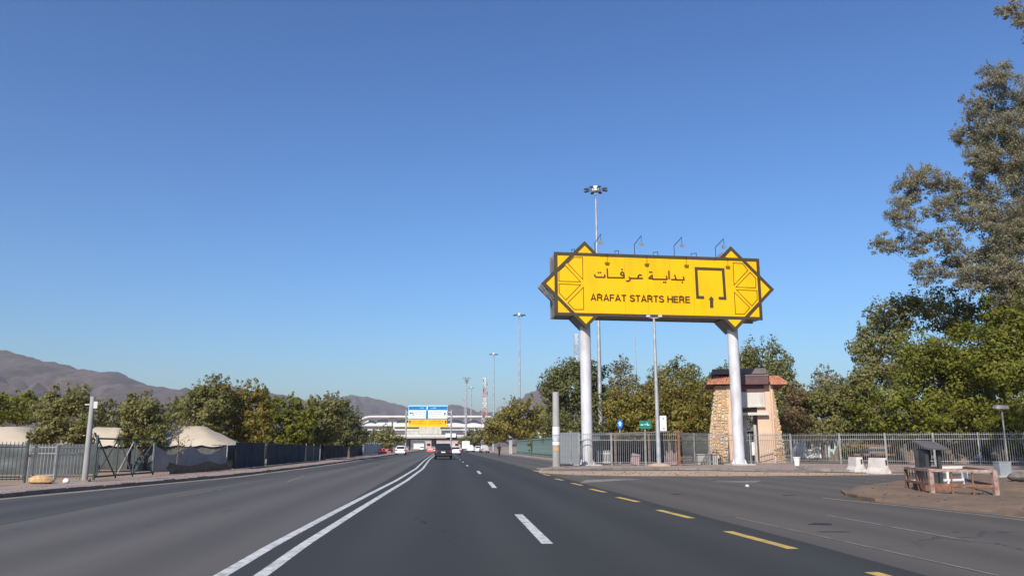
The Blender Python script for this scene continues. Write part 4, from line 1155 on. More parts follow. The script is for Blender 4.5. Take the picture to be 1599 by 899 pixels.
# ------------------------------------------------------------------ vegetation
def leaves(centres, radii, counts, size, seed, ctr, shell=0.22):
    rg = np.random.default_rng(seed)
    P, C, K = [], [], []
    for c, r, n in zip(centres, radii, counts):
        d = rg.normal(size=(n, 3)); d /= np.linalg.norm(d, axis=1)[:, None]
        q = d * (rg.random(n) ** shell)[:, None] * np.array(r)
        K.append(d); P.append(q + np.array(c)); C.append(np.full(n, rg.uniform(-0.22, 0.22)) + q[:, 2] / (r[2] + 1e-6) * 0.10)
    K = np.concatenate(K); P = np.concatenate(P); cl_ = np.concatenate(C); n = len(P)
    out = P - np.array(ctr); out /= np.linalg.norm(out, axis=1)[:, None] + 1e-6
    N = rg.normal(size=(n, 3)) * 0.55 + out * 0.5 + K * 1.0 + np.array([0, 0, 0.25]); N /= np.linalg.norm(N, axis=1)[:, None]
    A = np.cross(N, rg.normal(size=(n, 3))); A /= np.linalg.norm(A, axis=1)[:, None] + 1e-9
    B = np.cross(N, A)
    s = size * (0.55 + 1.1 * rg.random(n) ** 1.6)[:, None]
    V = np.empty((n, 4, 3))
    V[:, 0] = P - A * s * .5; V[:, 1] = P + B * s * .36 + N * s * .08; V[:, 2] = P + A * s * .5; V[:, 3] = P - B * s * .36 + N * s * .08
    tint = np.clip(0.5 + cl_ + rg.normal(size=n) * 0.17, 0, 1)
    return V.reshape(-1, 3), np.repeat(tint, 4)
def leaf_object(name, V, tint, m, parent, off):
    n = len(V) // 4
    me = bpy.data.meshes.new(name)
    me.vertices.add(4 * n); me.vertices.foreach_set('co', (V - np.array(off)).astype(np.float32).ravel())
    me.loops.add(4 * n); me.loops.foreach_set('vertex_index', np.arange(4 * n, dtype=np.int32))
    me.polygons.add(n); me.polygons.foreach_set('loop_start', np.arange(0, 4 * n, 4, dtype=np.int32))
    me.materials.append(m)
    a = me.attributes.new('tint', 'FLOAT', 'POINT'); a.data.foreach_set('value', tint.astype(np.float32))
    me.update(calc_edges=True)
    o = bpy.data.objects.new(name, me); COL.objects.link(o); o.parent = parent
    return o
NLEAF = [0]
def tree(label, base, Y, lobes, lm, seed, bark=None, name='tree', group=None, density=1.0, leaf_px=3.6, clump=0.42, tr=None, trunks=1, cat='tree', twig=1.0, dfac=0.8, spread=0.5, wisps=5, shell=0.22):
    """base: column of the trunk foot; lobes: (column, row, half width, half height [, depth offset]) of foliage masses at distance Y"""
    rg = random.Random(seed); k = Y / F
    b = Vector((XZ(base, 700, Y)[0], Y, 0.0))
    t = thing(name, label, cat, b, group=group)
    cs, rs, ns = [], [], []; wood = MB(); limbs = []
    zmin = min(AT(l[0], l[1] + l[3], Y).z for l in lobes)
    size = leaf_px * k
    fork = b + Vector((0, 0, max(0.8, zmin * 0.75)))
    tot = Vector((0, 0, 0))
    r0 = tr or (0.035 * math.sqrt(sum(l[2] * l[3] for l in lobes)) * k * 1.3)
    bases = [b + Vector((rg.uniform(-1, 1) * spread * (i > 0), rg.uniform(-.5, .5) * (i > 0), 0)) for i in range(trunks)]
    for i, bb in enumerate(bases):
        fk = fork + Vector(((bb.x - b.x) * 1.05 + rg.uniform(-.6, .6) * (trunks > 1), rg.uniform(-.4, .4), rg.uniform(-.2, .3)))
        mid = bb.lerp(fk, 0.5) + Vector((rg.uniform(-.12, .12), rg.uniform(-.1, .1), 0))
        wood.tube([bb - Vector((0, 0, .1)), bb + Vector((0, 0, .25)), mid, fk], [r0 * 1.5, r0 * 1.1, r0 * .95, r0 * .8], 8)
        limbs.append(fk)
    nodes = [(f, r0) for f in limbs]
    for l in sorted(lobes, key=lambda q: -q[1] + abs(q[0] - base) * 0.35):
        dy = l[4] if len(l) > 4 else rg.uniform(-0.5, 0.5) * l[2] * k
        c = AT(l[0], l[1], Y); c = Vector((c.x, Y + dy, c.z)); rx, rz_ = l[2] * k, l[3] * k; ry = (rx + rz_) / 2 * dfac
        tot += c
        f0, rpar = min(nodes, key=lambda q: (q[0] - c).length * (1.0 if q[0].z < c.z + 0.1 * rz_ else 3.0) + rg.random() * rx * 0.5)
        m1 = f0.lerp(c, 0.5) + Vector((rg.uniform(-.1, .1) * rx, rg.uniform(-.1, .1) * rx, rz_ * 0.15 - abs(c.x - f0.x) * 0.12))
        ro = rpar * 0.62; nodes.append((c, ro * 0.85))
        wood.tube([f0 - Vector((0, 0, .15)), m1, c], [ro, ro * .85, ro * .6], 6)
        cr_ = clump * min(rx, rz_)
        n_cl = max(7, int(3.9 * rx * rz_ / (cr_ * cr_)))
        for _ in range(n_cl):
            while True:
                d = Vector((rg.gauss(0, 1), rg.gauss(0, 1), rg.gauss(0, 1)))
                if d.length > 0.1: break
            d.normalize(); rr_ = rg.uniform(0.15, 1.0) ** 0.6
            p = c + Vector((d.x * rx * rr_, d.y * ry * rr_, d.z * rz_ * rr_))
            if p.z < 0.5: p.z = 0.5 + rg.random() * 0.4
            e = cr_ * rg.uniform(0.6, 1.35)
            cs.append(p); rs.append((e * rg.uniform(.8, 1.25), e, e * rg.uniform(.6, .95)))
            area = (e / size) ** 2
            ns.append(max(8, int(area * 9.0 * density)))
            if rg.random() < twig:
                q = c.lerp(p, 0.5) + Vector((0, 0, -0.06 * rx)); wood.tube([c, q, p], [ro * .32, ro * .22, ro * .08], 4, cap=False)
    top_l = sorted(lobes, key=lambda q: q[1] - q[3])[:max(2, int(len(lobes) * 0.6))]
    for l in top_l:
        c = AT(l[0], l[1], Y); rx, rz_ = l[2] * k, l[3] * k
        for _ in range(wisps):
            a = rg.uniform(-0.75, 0.75); e = min(rx, rz_) * rg.uniform(0.10, 0.18)
            p = Vector((c.x + a * rx, Y + rg.uniform(-.5, .3) * rx, c.z + rz_ * (math.sqrt(1 - a * a) * 0.92 + rg.uniform(0.0, 0.28))))
            cs.append(p); rs.append((e, e, e * rg.uniform(1.4, 2.6))); ns.append(max(10, int((e / size) ** 2 * 16 * density)))
            wood.tube([c.lerp(p, .5), p + Vector((0, 0, e))], [r0 * .10, r0 * .03], 4, cap=False)
    tot /= len(lobes)
    part('trunk', wood, bark or M_BARK, t, smooth=True)
    V, tint = leaves([tuple(c) for c in cs], rs, ns, size, seed, tuple(tot), shell)
    NLEAF[0] += len(tint) // 4
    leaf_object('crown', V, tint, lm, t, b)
    return t
# right side, near
tree('tall grey green eucalyptus with airy branches at the right edge', 1556, 64, [(1546, 132, 34, 30), (1580, 165, 40, 38), (1612, 150, 30, 40), (1520, 175, 30, 26), (1515, 212, 32, 26), (1555, 215, 44, 36), (1600, 225, 44, 46), (1528, 255, 34, 30), (1575, 275, 46, 44), (1612, 290, 40, 50), (1530, 300, 34, 30), (1488, 300, 32, 26), (1442, 282, 34, 26), (1415, 302, 30, 26), (1470, 330, 34, 24), (1404, 342, 32, 28), (1374, 384, 24, 18), (1430, 378, 34, 22), (1475, 375, 34, 22), (1520, 345, 34, 30), (1500, 405, 36, 24), (1556, 340, 40, 40), (1605, 350, 44, 50), (1560, 400, 44, 40), (1600, 430, 44, 50), (1535, 440, 44, 34, -2.5), (1590, 470, 44, 40, -2.5), (1500, 440, 34, 26, -1.5), (1455, 425, 34, 22), (1560, 470, 40, 34, -2.5), (1585, 375, 40, 40, -2), (1545, 385, 34, 34, -2), (1555, 250, 40, 40)],
     L_GREY, 5, M_PALEBARK, density=0.74, leaf_px=2.5, clump=0.32, tr=0.42, name='eucalyptus_tree', dfac=0.8, shell=0.5, wisps=7)
tree('dark eucalyptus just outside the right edge with a bough reaching into the top corner', 1790, 34, [(1594, 22, 26, 26), (1566, 22, 18, 12), (1612, 60, 14, 34), (1690, 0, 80, 80), (1700, 90, 70, 60), (1660, 190, 50, 60), (1760, 180, 90, 110), (1720, 330, 90, 90)],
     L_GREY, 6, M_PALEBARK, density=0.5, leaf_px=3.2, clump=0.3, tr=0.35, name='eucalyptus_tree', dfac=0.7, shell=0.5)
tree('broad bright green tree with a low crown behind the bar fence on the right', 1478, 64, [(1470, 600, 80, 55), (1410, 640, 60, 42), (1530, 620, 65, 55), (1480, 655, 90, 30), (1440, 560, 50, 40), (1510, 550, 60, 45), (1380, 668, 44, 24), (1430, 676, 60, 16), (1530, 676, 60, 16), (1360, 640, 34, 34)], L_GREEN, 7, density=1.0, leaf_px=4.2, clump=0.36, trunks=7, spread=3.2)
tree('dense green tree overhanging the right end of the bar fence', 1590, 60, [(1590, 600, 55, 60), (1600, 660, 55, 40), (1560, 650, 40, 30), (1610, 540, 50, 50), (1572, 510, 40, 44), (1545, 560, 40, 40)], L_GREEN, 8, density=1.0, leaf_px=4.2, clump=0.36, trunks=3, spread=1.6)
tree('dull dark olive tree standing behind the bright green one', 1540, 72, [(1500, 490, 60, 45), (1555, 480, 60, 55), (1600, 470, 50, 60), (1570, 560, 50, 60)], L_DARK, 9, density=0.9, leaf_px=4.0, clump=0.34)
tree('grey olive tree left of the tall eucalyptus', 1400, 70, [(1395, 500, 46, 34), (1360, 540, 30, 36), (1430, 480, 48, 28), (1390, 560, 50, 45), (1350, 590, 30, 30)], mat and L_OLIVE, 10, density=0.85, leaf_px=3.8, clump=0.34)
tree('small grey tree peeping above the foliage right of the tower', 1288, 86, [(1288, 592, 16, 20), (1300, 610, 24, 24), (1276, 612, 12, 22)], L_GREY, 11, density=0.7, leaf_px=3.2)
tree('olive green tree with a rounded crown just right of the tower', 1300, 74, [(1262, 640, 30, 34), (1300, 650, 36, 38), (1340, 640, 32, 42), (1320, 670, 40, 22), (1275, 672, 36, 20), (1285, 622, 24, 22), (1325, 622, 26, 26), (1250, 620, 18, 20)], L_OLIVE, 12, density=1.0, leaf_px=3.8, trunks=3)
tree('dry brownish tree half hidden by the tower right wall', 1240, 72, [(1238, 650, 22, 34), (1245, 620, 16, 20)], L_BROWN, 13, density=0.7, leaf_px=3.2)
tree('tall grey olive tree rising behind the tower roof', 1190, 92, [(1190, 562, 38, 32), (1215, 580, 24, 30), (1165, 580, 30, 28), (1140, 590, 26, 22), (1120, 600, 20, 22), (1200, 620, 40, 40), (1130, 640, 40, 40), (1225, 625, 26, 36), (1235, 660, 30, 30), (1105, 630, 24, 34)], L_OLIVE, 14, density=0.95, leaf_px=3.4)
tree('yellow green rounded tree between the sign pillars', 1060, 88, [(1060, 625, 42, 36), (1092, 645, 32, 32), (1030, 640, 34, 34), (1075, 665, 50, 24), (1100, 672, 30, 18), (1045, 672, 40, 18)], L_YELGREEN, 15, density=1.0, leaf_px=3.6, trunks=2)
tree('yellow green bushy tree right of the left sign pillar', 985, 86, [(985, 640, 32, 34), (1005, 655, 34, 28), (965, 655, 26, 30), (990, 676, 36, 16), (1012, 630, 26, 28), (968, 632, 20, 24)], L_YELGREEN, 16, density=1.0, leaf_px=3.6, trunks=2)
tree('dark green tall tree behind the left sign pillar', 910, 90, [(900, 600, 40, 34), (928, 592, 26, 32), (878, 590, 24, 18), (890, 640, 40, 36), (930, 640, 34, 44), (910, 672, 46, 20), (862, 620, 22, 40), (945, 675, 30, 16)], L_DARK, 17, density=1.0, leaf_px=3.4)
tree('pale thin crowned tree between the left pillar and street lamp', 970, 108, [(968, 574, 16, 18), (982, 592, 16, 20), (962, 600, 14, 22), (975, 625, 22, 24)], L_GREY, 18, density=0.55, leaf_px=3.2, clump=.34)
tree('grey green trees top above the yellow green tree'.replace('trees top', 'treetop'), 1045, 106, [(1030, 590, 22, 18), (1058, 580, 20, 20), (1080, 592, 22, 20), (1050, 610, 40, 22), (1095, 610, 26, 24), (1010, 612, 26, 22)], L_OLIVE, 19, density=0.75, leaf_px=3.2, clump=.36)
tree('large yellow green tree over the corrugated sheet fence', 825, 168, [(815, 655, 38, 26), (785, 668, 30, 22), (845, 648, 28, 26), (830, 676, 40, 16), (800, 640, 18, 16), (770, 680, 20, 14)], L_YELGREEN, 20, density=1.1, leaf_px=3.2)
tree('olive tree behind the banded post', 862, 105, [(866, 655, 20, 28), (858, 676, 20, 14), (882, 668, 18, 24)], L_OLIVE, 21, density=0.9, leaf_px=3.2)
tree('small dull tree right of the gantry sign at the road bend', 745, 330, [(744, 682, 22, 12), (730, 688, 14, 8), (764, 684, 16, 12)], L_OLIVE, 22, density=1.3, leaf_px=2.4)
# left side
tree('broad dull green tree over the tents beside the bare left post', 105, 45, [(100, 640, 36, 30), (128, 622, 22, 20), (78, 645, 24, 24), (85, 620, 12, 14), (110, 670, 42, 22), (75, 678, 26, 14), (132, 655, 16, 28), (70, 690, 26, 12), (125, 690, 26, 12)], L_OLIVE, 30, density=0.9, leaf_px=3.8, clump=.36, tr=.16)
tree('leafy green tree at the far left behind the tents', 20, 62, [(20, 648, 34, 16), (38, 626, 20, 14), (-30, 640, 40, 26), (55, 640, 16, 20), (0, 630, 14, 14)], L_GREEN, 31, density=0.9, leaf_px=3.6)
tree('dark shrubby tree between post and next tent on the left', 168, 66, [(165, 645, 18, 20), (185, 655, 18, 22), (150, 660, 14, 18), (175, 668, 24, 10)], L_DARK, 32, density=0.9, leaf_px=3.6)
tree('olive tree standing over the braced gate', 224, 50, [(222, 640, 30, 24), (238, 655, 24, 26), (208, 652, 20, 22), (216, 676, 30, 16), (206, 628, 10, 12), (246, 672, 14, 16), (200, 686, 20, 12), (240, 688, 24, 10)], L_OLIVE, 33, density=0.95, leaf_px=3.6, clump=.36)
tree('brownish green tree left of the tall clump', 270, 70, [(268, 646, 22, 22), (285, 640, 16, 20), (258, 660, 16, 14)], L_DARK, 34, density=0.9, leaf_px=3.4)
tree('tallest bushy olive tree of the clump on the left pavement', 330, 62, [(322, 612, 22, 24), (346, 608, 16, 20), (305, 640, 24, 34), (335, 645, 30, 36), (325, 675, 36, 18), (345, 640, 22, 30), (292, 655, 16, 26), (300, 672, 22, 16)], L_OLIVE, 35, density=1.05, leaf_px=3.6, clump=.34, trunks=3, name='tree')
tree('bushy olive tree on the right half of the tall clump', 385, 64, [(372, 625, 20, 26), (395, 618, 16, 22), (410, 625, 12, 22), (380, 655, 32, 30), (400, 660, 24, 26), (375, 682, 34, 14), (412, 650, 14, 26), (410, 680, 20, 16)], L_YELGREEN, 36, density=1.0, leaf_px=3.6, clump=.34, trunks=3)
tree('lower green tree behind the middle blue screen', 440, 80, [(432, 645, 20, 20), (452, 640, 16, 22), (465, 650, 12, 24), (440, 672, 34, 18), (425, 650, 18, 26), (420, 685, 24, 12), (470, 670, 22, 22), (455, 686, 40, 12), (482, 650, 12, 20)], L_GREEN, 37, density=0.95, leaf_px=3.4, trunks=2)
tree('dense olive tree leaning over the pavement beside the blue screens', 505, 84, [(498, 640, 20, 20), (520, 632, 16, 16), (486, 660, 20, 24), (512, 660, 26, 26), (500, 686, 30, 14), (526, 650, 16, 24), (480, 680, 22, 16)], L_OLIVE, 38, density=1.05, leaf_px=3.4, trunks=2)
tree('dark rounded tree at the end of the left tree row', 545, 96, [(536, 645, 18, 22), (552, 660, 18, 20), (534, 670, 24, 22), (562, 680, 14, 14), (520, 668, 14, 20), (545, 690, 24, 10)], L_DARK, 39, density=1.05, leaf_px=3.2)
tree('low olive tree in front of the white station on the left', 595, 170, [(588, 684, 16, 12), (606, 682, 18, 14), (624, 688, 12, 9), (598, 693, 26, 6)], L_OLIVE, 40, density=1.1, leaf_px=2.8)
tree('small dark tree between the low olive one and the row', 572, 150, [(570, 684, 10, 12), (578, 690, 12, 8)], L_DARK, 41, density=1.0, leaf_px=2.8)
# low shrubs behind the bars on the right
for i, (px_, Y_, w_, h_, lm_) in enumerate(((1330, 72, 22, 14, L_DARK), (1368, 74, 24, 17, L_BROWN), (1412, 71, 24, 15, L_DARK), (1456, 73, 26, 18, L_GREEN), (1500, 71, 24, 14, L_DARK), (1556, 69, 26, 17, L_GREEN), (1596, 70, 26, 18, L_DARK), (1080, 76, 24, 16, L_DARK))):
    tree(('low dark shrub behind the bars above the left barrier', 'dry brown shrub behind the bars above the right barrier', 'low dark shrub behind the bars just left of the kiosk', 'rounded green shrub behind the bars over the kiosk roof', 'low dark shrub behind the bars over the railing', 'green shrub behind the bars beside the flood light', 'dark shrub behind the bars at the right edge', 'dark shrub behind the bars left of the tower')[i],
         px_, Y_, [(px_, 716 - h_, w_, h_), (px_ - w_ * .5, 718 - h_, w_ * .5, h_ * .8), (px_ + w_ * .5, 718 - h_, w_ * .5, h_ * .8)], lm_, 60 + i, name='shrub', cat='shrub', leaf_px=3.2, tr=.05, trunks=2, wisps=4)
# bare sapling in front of the tents
b = Vector((XZ(276, 720, 43)[0], 43, 0)); t = thing('bare_sapling', 'slim nearly bare sapling in front of the sagging tarp', 'sapling', b)
rg = random.Random(77); wood = MB(); wood.tube([b, b + Vector((.03, 0, 1.0)), b + Vector((0, 0, 1.9)), b + Vector((.05, 0, 2.5))], [.05, .04, .025, .01], 6)
cs, rs, ns = [], [], []
for i in range(26):
    z = rg.uniform(0.9, 2.4); th = rg.uniform(0, 6.28); L = rg.uniform(.25, .65)
    p = b + Vector((0, 0, z)); q = p + Vector((math.cos(th) * L, math.sin(th) * L, L * .7)); wood.tube([p, q], [.012, .004], 4, cap=False)
    cs.append(tuple(q)); rs.append((.16, .16, .16)); ns.append(14)
part('trunk', wood, M_BARK, t); V, tint = leaves(cs, rs, ns, 0.07, 5, tuple(b + Vector((0, 0, 1.6)))); leaf_object('crown', V, tint, L_GREY, t, b)
# far tree line closing the view behind the yards
tl_c, tl_r, tl_n = [], [], []
rg = random.Random(9)
for i in range(150):
    px = rg.uniform(-250, 560) if i < 80 else rg.uniform(840, 1900)
    Y = rg.uniform(115, 150); p = AT(px, 682, Y); h = rg.uniform(1.3, 2.6)
    tl_c.append((p.x, Y, h * .9)); tl_r.append((rg.uniform(2, 4), 2.0, h)); tl_n.append(420)
V, tint = leaves(tl_c, tl_r, tl_n, 0.45, 3, (0, 130, -10))
o = leaf_object('distant_shrubs', V, tint, L_DARK, None, (0, 0, 0)); props(o, kind='stuff')

# ------------------------------------------------------------------ vehicles
def loft(mb, secs, mi=0):
    n = len(secs[0]); b = [p for s_ in secs for p in s_]
    fs = [(i * n + k, i * n + (k + 1) % n, (i + 1) * n + (k + 1) % n, (i + 1) * n + k) for i in range(len(secs) - 1) for k in range(n)]
    fs += [tuple(reversed(range(n))), tuple(range((len(secs) - 1) * n, len(secs) * n))]
    mb.add(b, fs, mi)
def sec(y, w, zb, zbelt, zroof, wr):
    h = w / 2; r = wr / 2
    pts = [(-h * .86, zb), (-h * .97, zb + .10), (-h, zb + (zbelt - zb) * .55), (-h * .965, zbelt)]
    if zroof > zbelt + 0.03: pts += [(-r, zroof - (zroof - zbelt) * .14), (-r * .82, zroof)]
    else: pts += [(-h * .88, zbelt + .015), (-h * .6, zbelt + .03)]
    pts = pts + [(-x, z) for x, z in reversed(pts)]
    return [(x, y, z) for x, z in pts]
def make_car(name, label, kind, paint, cat='car', group=None, lights='rear'):
    """front points to -y when seen as oncoming: local +y is the front"""
    t = thing(name, label, cat, (0, 0, 0), group=group); mb = MB()
    if kind == 'suv':
        L, w, H, zb, belt = 4.9, 1.98, 1.76, 0.30, 1.08
        st = [(-2.45, w * .93, zb + .15, .98, 0, 0), (-2.38, w * .98, zb, 1.06, 1.10, w * .9), (-2.2, w, zb, belt, 1.52, w * .78), (-1.95, w, zb, belt, 1.72, w * .74), (-0.6, w, zb, belt, H, w * .75), (0.35, w, zb, belt, 1.70, w * .74), (1.15, w, zb, belt - .02, 1.12, w * .8), (1.3, w * .99, zb, belt - .06, 0, 0), (2.25, w * .94, zb + .02, .92, 0, 0), (2.45, w * .84, zb + .15, .75, 0, 0)]
        rw = ((-2.405, 1.12), (-2.20, 1.50)); ax = (-1.45, 1.45); wr_ = 0.39
    elif kind == 'sedan':
        L, w, H, zb, belt = 4.6, 1.80, 1.45, 0.24, 0.93
        st = [(-2.3, w * .88, zb + .18, .82, 0, 0), (-2.2, w * .96, zb, .92, 0, 0), (-1.65, w, zb, belt + .03, 0, 0), (-1.55, w, zb, belt, .98, w * .85), (-0.95, w, zb, belt, 1.36, w * .72), (-0.2, w, zb, belt, H, w * .70), (0.4, w, zb, belt, 1.38, w * .72), (1.1, w, zb, belt - .02, .95, w * .85), (1.2, w, zb, belt - .05, 0, 0), (2.1, w * .92, zb + .02, .74, 0, 0), (2.3, w * .8, zb + .15, .6, 0, 0)]
        rw = ((-1.56, 1.0), (-1.0, 1.33)); ax = (-1.38, 1.38); wr_ = 0.32
    elif kind == 'hatch':
        L, w, H, zb, belt = 4.1, 1.74, 1.58, 0.25, 0.98
        st = [(-2.05, w * .9, zb + .15, .95, 0, 0), (-2.0, w * .97, zb, .98, 1.02, w * .86), (-1.8, w, zb, belt, 1.44, w * .76), (-1.5, w, zb, belt, 1.55, w * .74), (0, w, zb, belt, H, w * .74), (0.6, w, zb, belt, 1.45, w * .74), (1.25, w, zb, belt - .02, 1.02, w * .82), (1.35, w, zb, belt - .06, 0, 0), (1.9, w * .93, zb + .02, .82, 0, 0), (2.05, w * .82, zb + .12, .65, 0, 0)]
        rw = ((-2.01, 1.04), (-1.80, 1.42)); ax = (-1.25, 1.25); wr_ = 0.31
    else:                                               # pickup
        L, w, H, zb, belt = 5.2, 1.85, 1.80, 0.38, 1.08
        st = [(-2.6, w * .96, zb + .1, 1.06, 0, 0), (-2.5, w, zb, 1.08, 0, 0), (-0.95, w, zb, 1.08, 0, 0), (-0.9, w, zb, belt, 1.6, w * .78), (-0.6, w, zb, belt, 1.78, w * .76), (0.3, w, zb, belt, H, w * .76), (0.6, w, zb, belt, 1.72, w * .76), (1.25, w, zb, belt, 1.14, w * .85), (1.35, w, zb, belt - .03, 0, 0), (2.4, w * .96, zb, .98, 0, 0), (2.6, w * .9, zb + .12, .8, 0, 0)]
        rw = ((-0.905, 1.14), (-0.86, 1.56)); ax = (-1.6, 1.6); wr_ = 0.38
    loft(mb, [sec(*q) for q in st])
    body = part('body', mb, paint, t, world=False, smooth=True)
    # rear and front glass
    hw = w * .40
    mb = MB(); (ya, za), (yb, zb2) = rw; mb.prism([(-hw, za), (hw, za), (hw * .86, zb2), (-hw * .86, zb2)], lambda p: Vector((p[0], ya - .02 + (p[1] - za) / (zb2 - za) * (yb - ya), p[1])), lambda p: Vector((p[0], ya + .03 + (p[1] - za) / (zb2 - za) * (yb - ya), p[1])))
    part('rear_window', mb, M_GLASS, t, world=False)
    i0 = [i for i, q in enumerate(st) if q[4] > q[3] + .03]; fa, fb = st[i0[-1]], st[i0[-2]]
    mb = MB(); za, zb2, ya, yb = fa[4] + .0, fb[4] - .03, fa[0] + .02, fb[0] + .02
    mb.prism([(-hw, za), (hw, za), (hw * .88, zb2), (-hw * .88, zb2)], lambda p: Vector((p[0], ya + .02 + (p[1] - za) / (zb2 - za) * (yb - ya), p[1])), lambda p: Vector((p[0], ya - .05 + (p[1] - za) / (zb2 - za) * (yb - ya), p[1])))
    part('windscreen', mb, M_GLASS, t, world=False)
    y0, y1 = st[i0[1]][0] + .12, st[i0[-1]][0] - .18; ztop = H - .17
    for sx in (-1, 1):
        ym = (y0 + y1) / 2
        for a, b2 in ((y0, ym - .04), (ym + .04, y1)):
            mb = MB(); xo = sx * (w / 2 * .97 + .012); xr = sx * (w * .375 + .02)
            tp_b = b2 - (0.5 if b2 == y1 else 0); tp_a = a + (.2 if a == y0 else 0)
            mb.add([(xo, a, belt + .02), (xo, b2, belt + .02), (xr, tp_b, ztop), (xr, tp_a, ztop)], [(0, 1, 2, 3) if sx > 0 else (3, 2, 1, 0)]); part('side_window', mb, M_GLASS, t, world=False)
        mb = MB(); mb.box((sx * (w / 2 + .09), y1 - .25, belt + .06), (.18, .12, .14), top=.8); part('mirror', mb, paint, t, world=False)
        yr = st[0][0]; wz = .95 * belt if kind != 'suv' else 1.0
        mb = MB(); mb.box((sx * w * .40, yr + .06, wz - .14), (.26, .16, .22 if kind != 'suv' else .2)); part('tail_lamp', mb, M_REDLAMP, t, world=False)
        yf = st[-1][0]; mb = MB(); mb.box((sx * w * .35, yf - .10, .72 if kind in ('suv', 'pickup') else .64), (.36, .18, .15)); part('headlamp', mb, M_LAMPGLASS, t, world=False)
    mb = MB(); mb.box((0, st[0][0] + .03, zb + .22), (w * .88, .16, .22)); part('rear_bumper', mb, M_TYRE if kind == 'suv' else paint, t, world=False)
    mb = MB(); mb.box((0, st[0][0] - .005, .80 if kind == 'suv' else .70), (.46, .04, .13)); part('number_plate', mb, M_SIGNWHITE, t, world=False)
    mb = MB(); mb.box((0, st[-1][0] - .02, .55), (w * .5, .1, .22)); part('grille', mb, M_TYRE, t, world=False)
    if kind == 'pickup':
        mb = MB(); mb.box((0, -1.72, 1.085), (w * .84, 1.45, .012)); part('load_bed', mb, M_TYRE, t, world=False)
    for yy in ax:
        for sx in (-1, 1):
            mb = MB(); x = sx * (w / 2 - .13)
            mb.tube([(x - .11, yy, wr_), (x + .11, yy, wr_)], wr_, 18); wh = part('wheel', mb, M_TYRE, t, world=False, smooth=True)
            mb = MB(); mb.tube([(x + sx * .08, yy, wr_), (x + sx * .125, yy, wr_)], wr_ * .62, 14); part('rim', mb, M_RIM, wh, world=False)
    return t
def place(t, px, py, head=ROAD_A, z=0.004):
    g = G(px, py); t.location = (g.x, g.y, z); t.rotation_euler = (0, 0, head); return t
place(make_car('suv', 'black SUV seen from behind right of the double white line', 'suv', M_BLACKPAINT), 692, 716.5)
place(make_car('sedan', 'white sedan just ahead and right of the black SUV', 'sedan', M_WHITECAR), 711, 709.7)
place(make_car('hatchback', 'white hatchback coming along the left carriageway', 'hatch', M_WHITECAR), 626, 709.8)
place(make_car('pickup_truck', 'dark pickup parked by the low trees at the left kerb', 'pickup', M_BLACKPAINT, 'pickup'), 607, 706.2)
place(make_car('sedan', 'tiny white car far ahead under the bridge', 'sedan', M_WHITECAR), 658.5, 702.6)
place(make_car('pickup_truck', 'white pickup parked at the right kerb ahead of the white sedan', 'pickup', M_WHITECAR, 'pickup'), 734, 705.8, ROAD_A)
place(make_car('pickup_truck', 'silver white pickup parked nearest to the white cloth booth', 'pickup', M_SILVER, 'pickup'), 756, 706.6, ROAD_A + .1)
place(make_car('hatchback', 'white hatchback parked between the two right hand pickups', 'hatch', M_WHITECAR), 746, 705.4, ROAD_A)
# parked box truck on the right
def box_truck(label, px, py, head):
    t = thing('box_truck', label, 'truck', (0, 0, 0)); mb = MB()
    mb.box((0, -1.2, 1.9), (2.2, 4.4, 2.2)); part('cargo_box', mb, M_WHITE, t, world=False)
    mb = MB(); loft(mb, [sec(1.2, 2.0, .5, 1.3, 2.2, 1.7), sec(2.0, 2.0, .5, 1.3, 2.2, 1.7), sec(2.7, 2.0, .5, 1.25, 1.3, 1.7), sec(3.1, 1.9, .55, 1.1, 0, 0)]); part('cab', mb, M_WHITE, t, world=False, smooth=True)
    mb = MB(); mb.box((0, 2.42, 1.72), (1.5, .05, .7), M=Matrix.Rotation(math.radians(-38), 3, 'X')); part('windscreen', mb, M_GLASS, t, world=False)
    mb = MB(); mb.box((0, -.3, .62), (1.0, 6.0, .22)); part('chassis', mb, M_TYRE, t, world=False)
    mb = MB(); mb.box((0, -3.43, 1.75), (1.9, .04, 1.7)); part('rear_door', mb, M_SIGNWHITE, t, world=False)
    for y in (-2.0, 2.1):
        for sx in (-1, 1):
            mb = MB(); mb.tube([(sx * .95 - .13, y, .42), (sx * .95 + .13, y, .42)], .42, 16); part('wheel', mb, M_TYRE, t, world=False, smooth=True)
    return place(t, px, py, head)
box_truck('white box truck parked farthest off at the right kerb under the trees', 727, 704.6, ROAD_A)

# ------------------------------------------------------------------ traffic barriers near the cars
def water_barrier(px, py, label, m, head=0.0):
    g = G(px, py); t = thing('plastic_barrier', label, 'barrier', g, head, group='water filled plastic barriers')
    mb = MB(); mb.prism([(-.3, 0), (.3, 0), (.26, .25), (.12, .42), (.10, 1.0), (-.10, 1.0), (-.12, .42), (-.26, .25)], lambda p: Vector((-1, p[0], p[1])), lambda p: Vector((1, p[0], p[1]))); part('shell', mb, m, t, world=False)
    mb = MB(); mb.box((0, 0, .62), (1.5, .28, .16)); part('reflective_band', mb, M_SIGNWHITE if m is M_RED else M_RED, t, world=False)
water_barrier(588, 709.5, 'red plastic barrier nearest the pale sheet fence on the left', M_RED, .4)
water_barrier(597, 708.8, 'red plastic barrier right of its twin by the dark pickup', M_RED, .2)
water_barrier(672, 704.8, 'red plastic barrier standing beside the black SUV', M_RED)
water_barrier(675, 703.6, 'white plastic barrier behind the red one near the black SUV', M_WHITE)

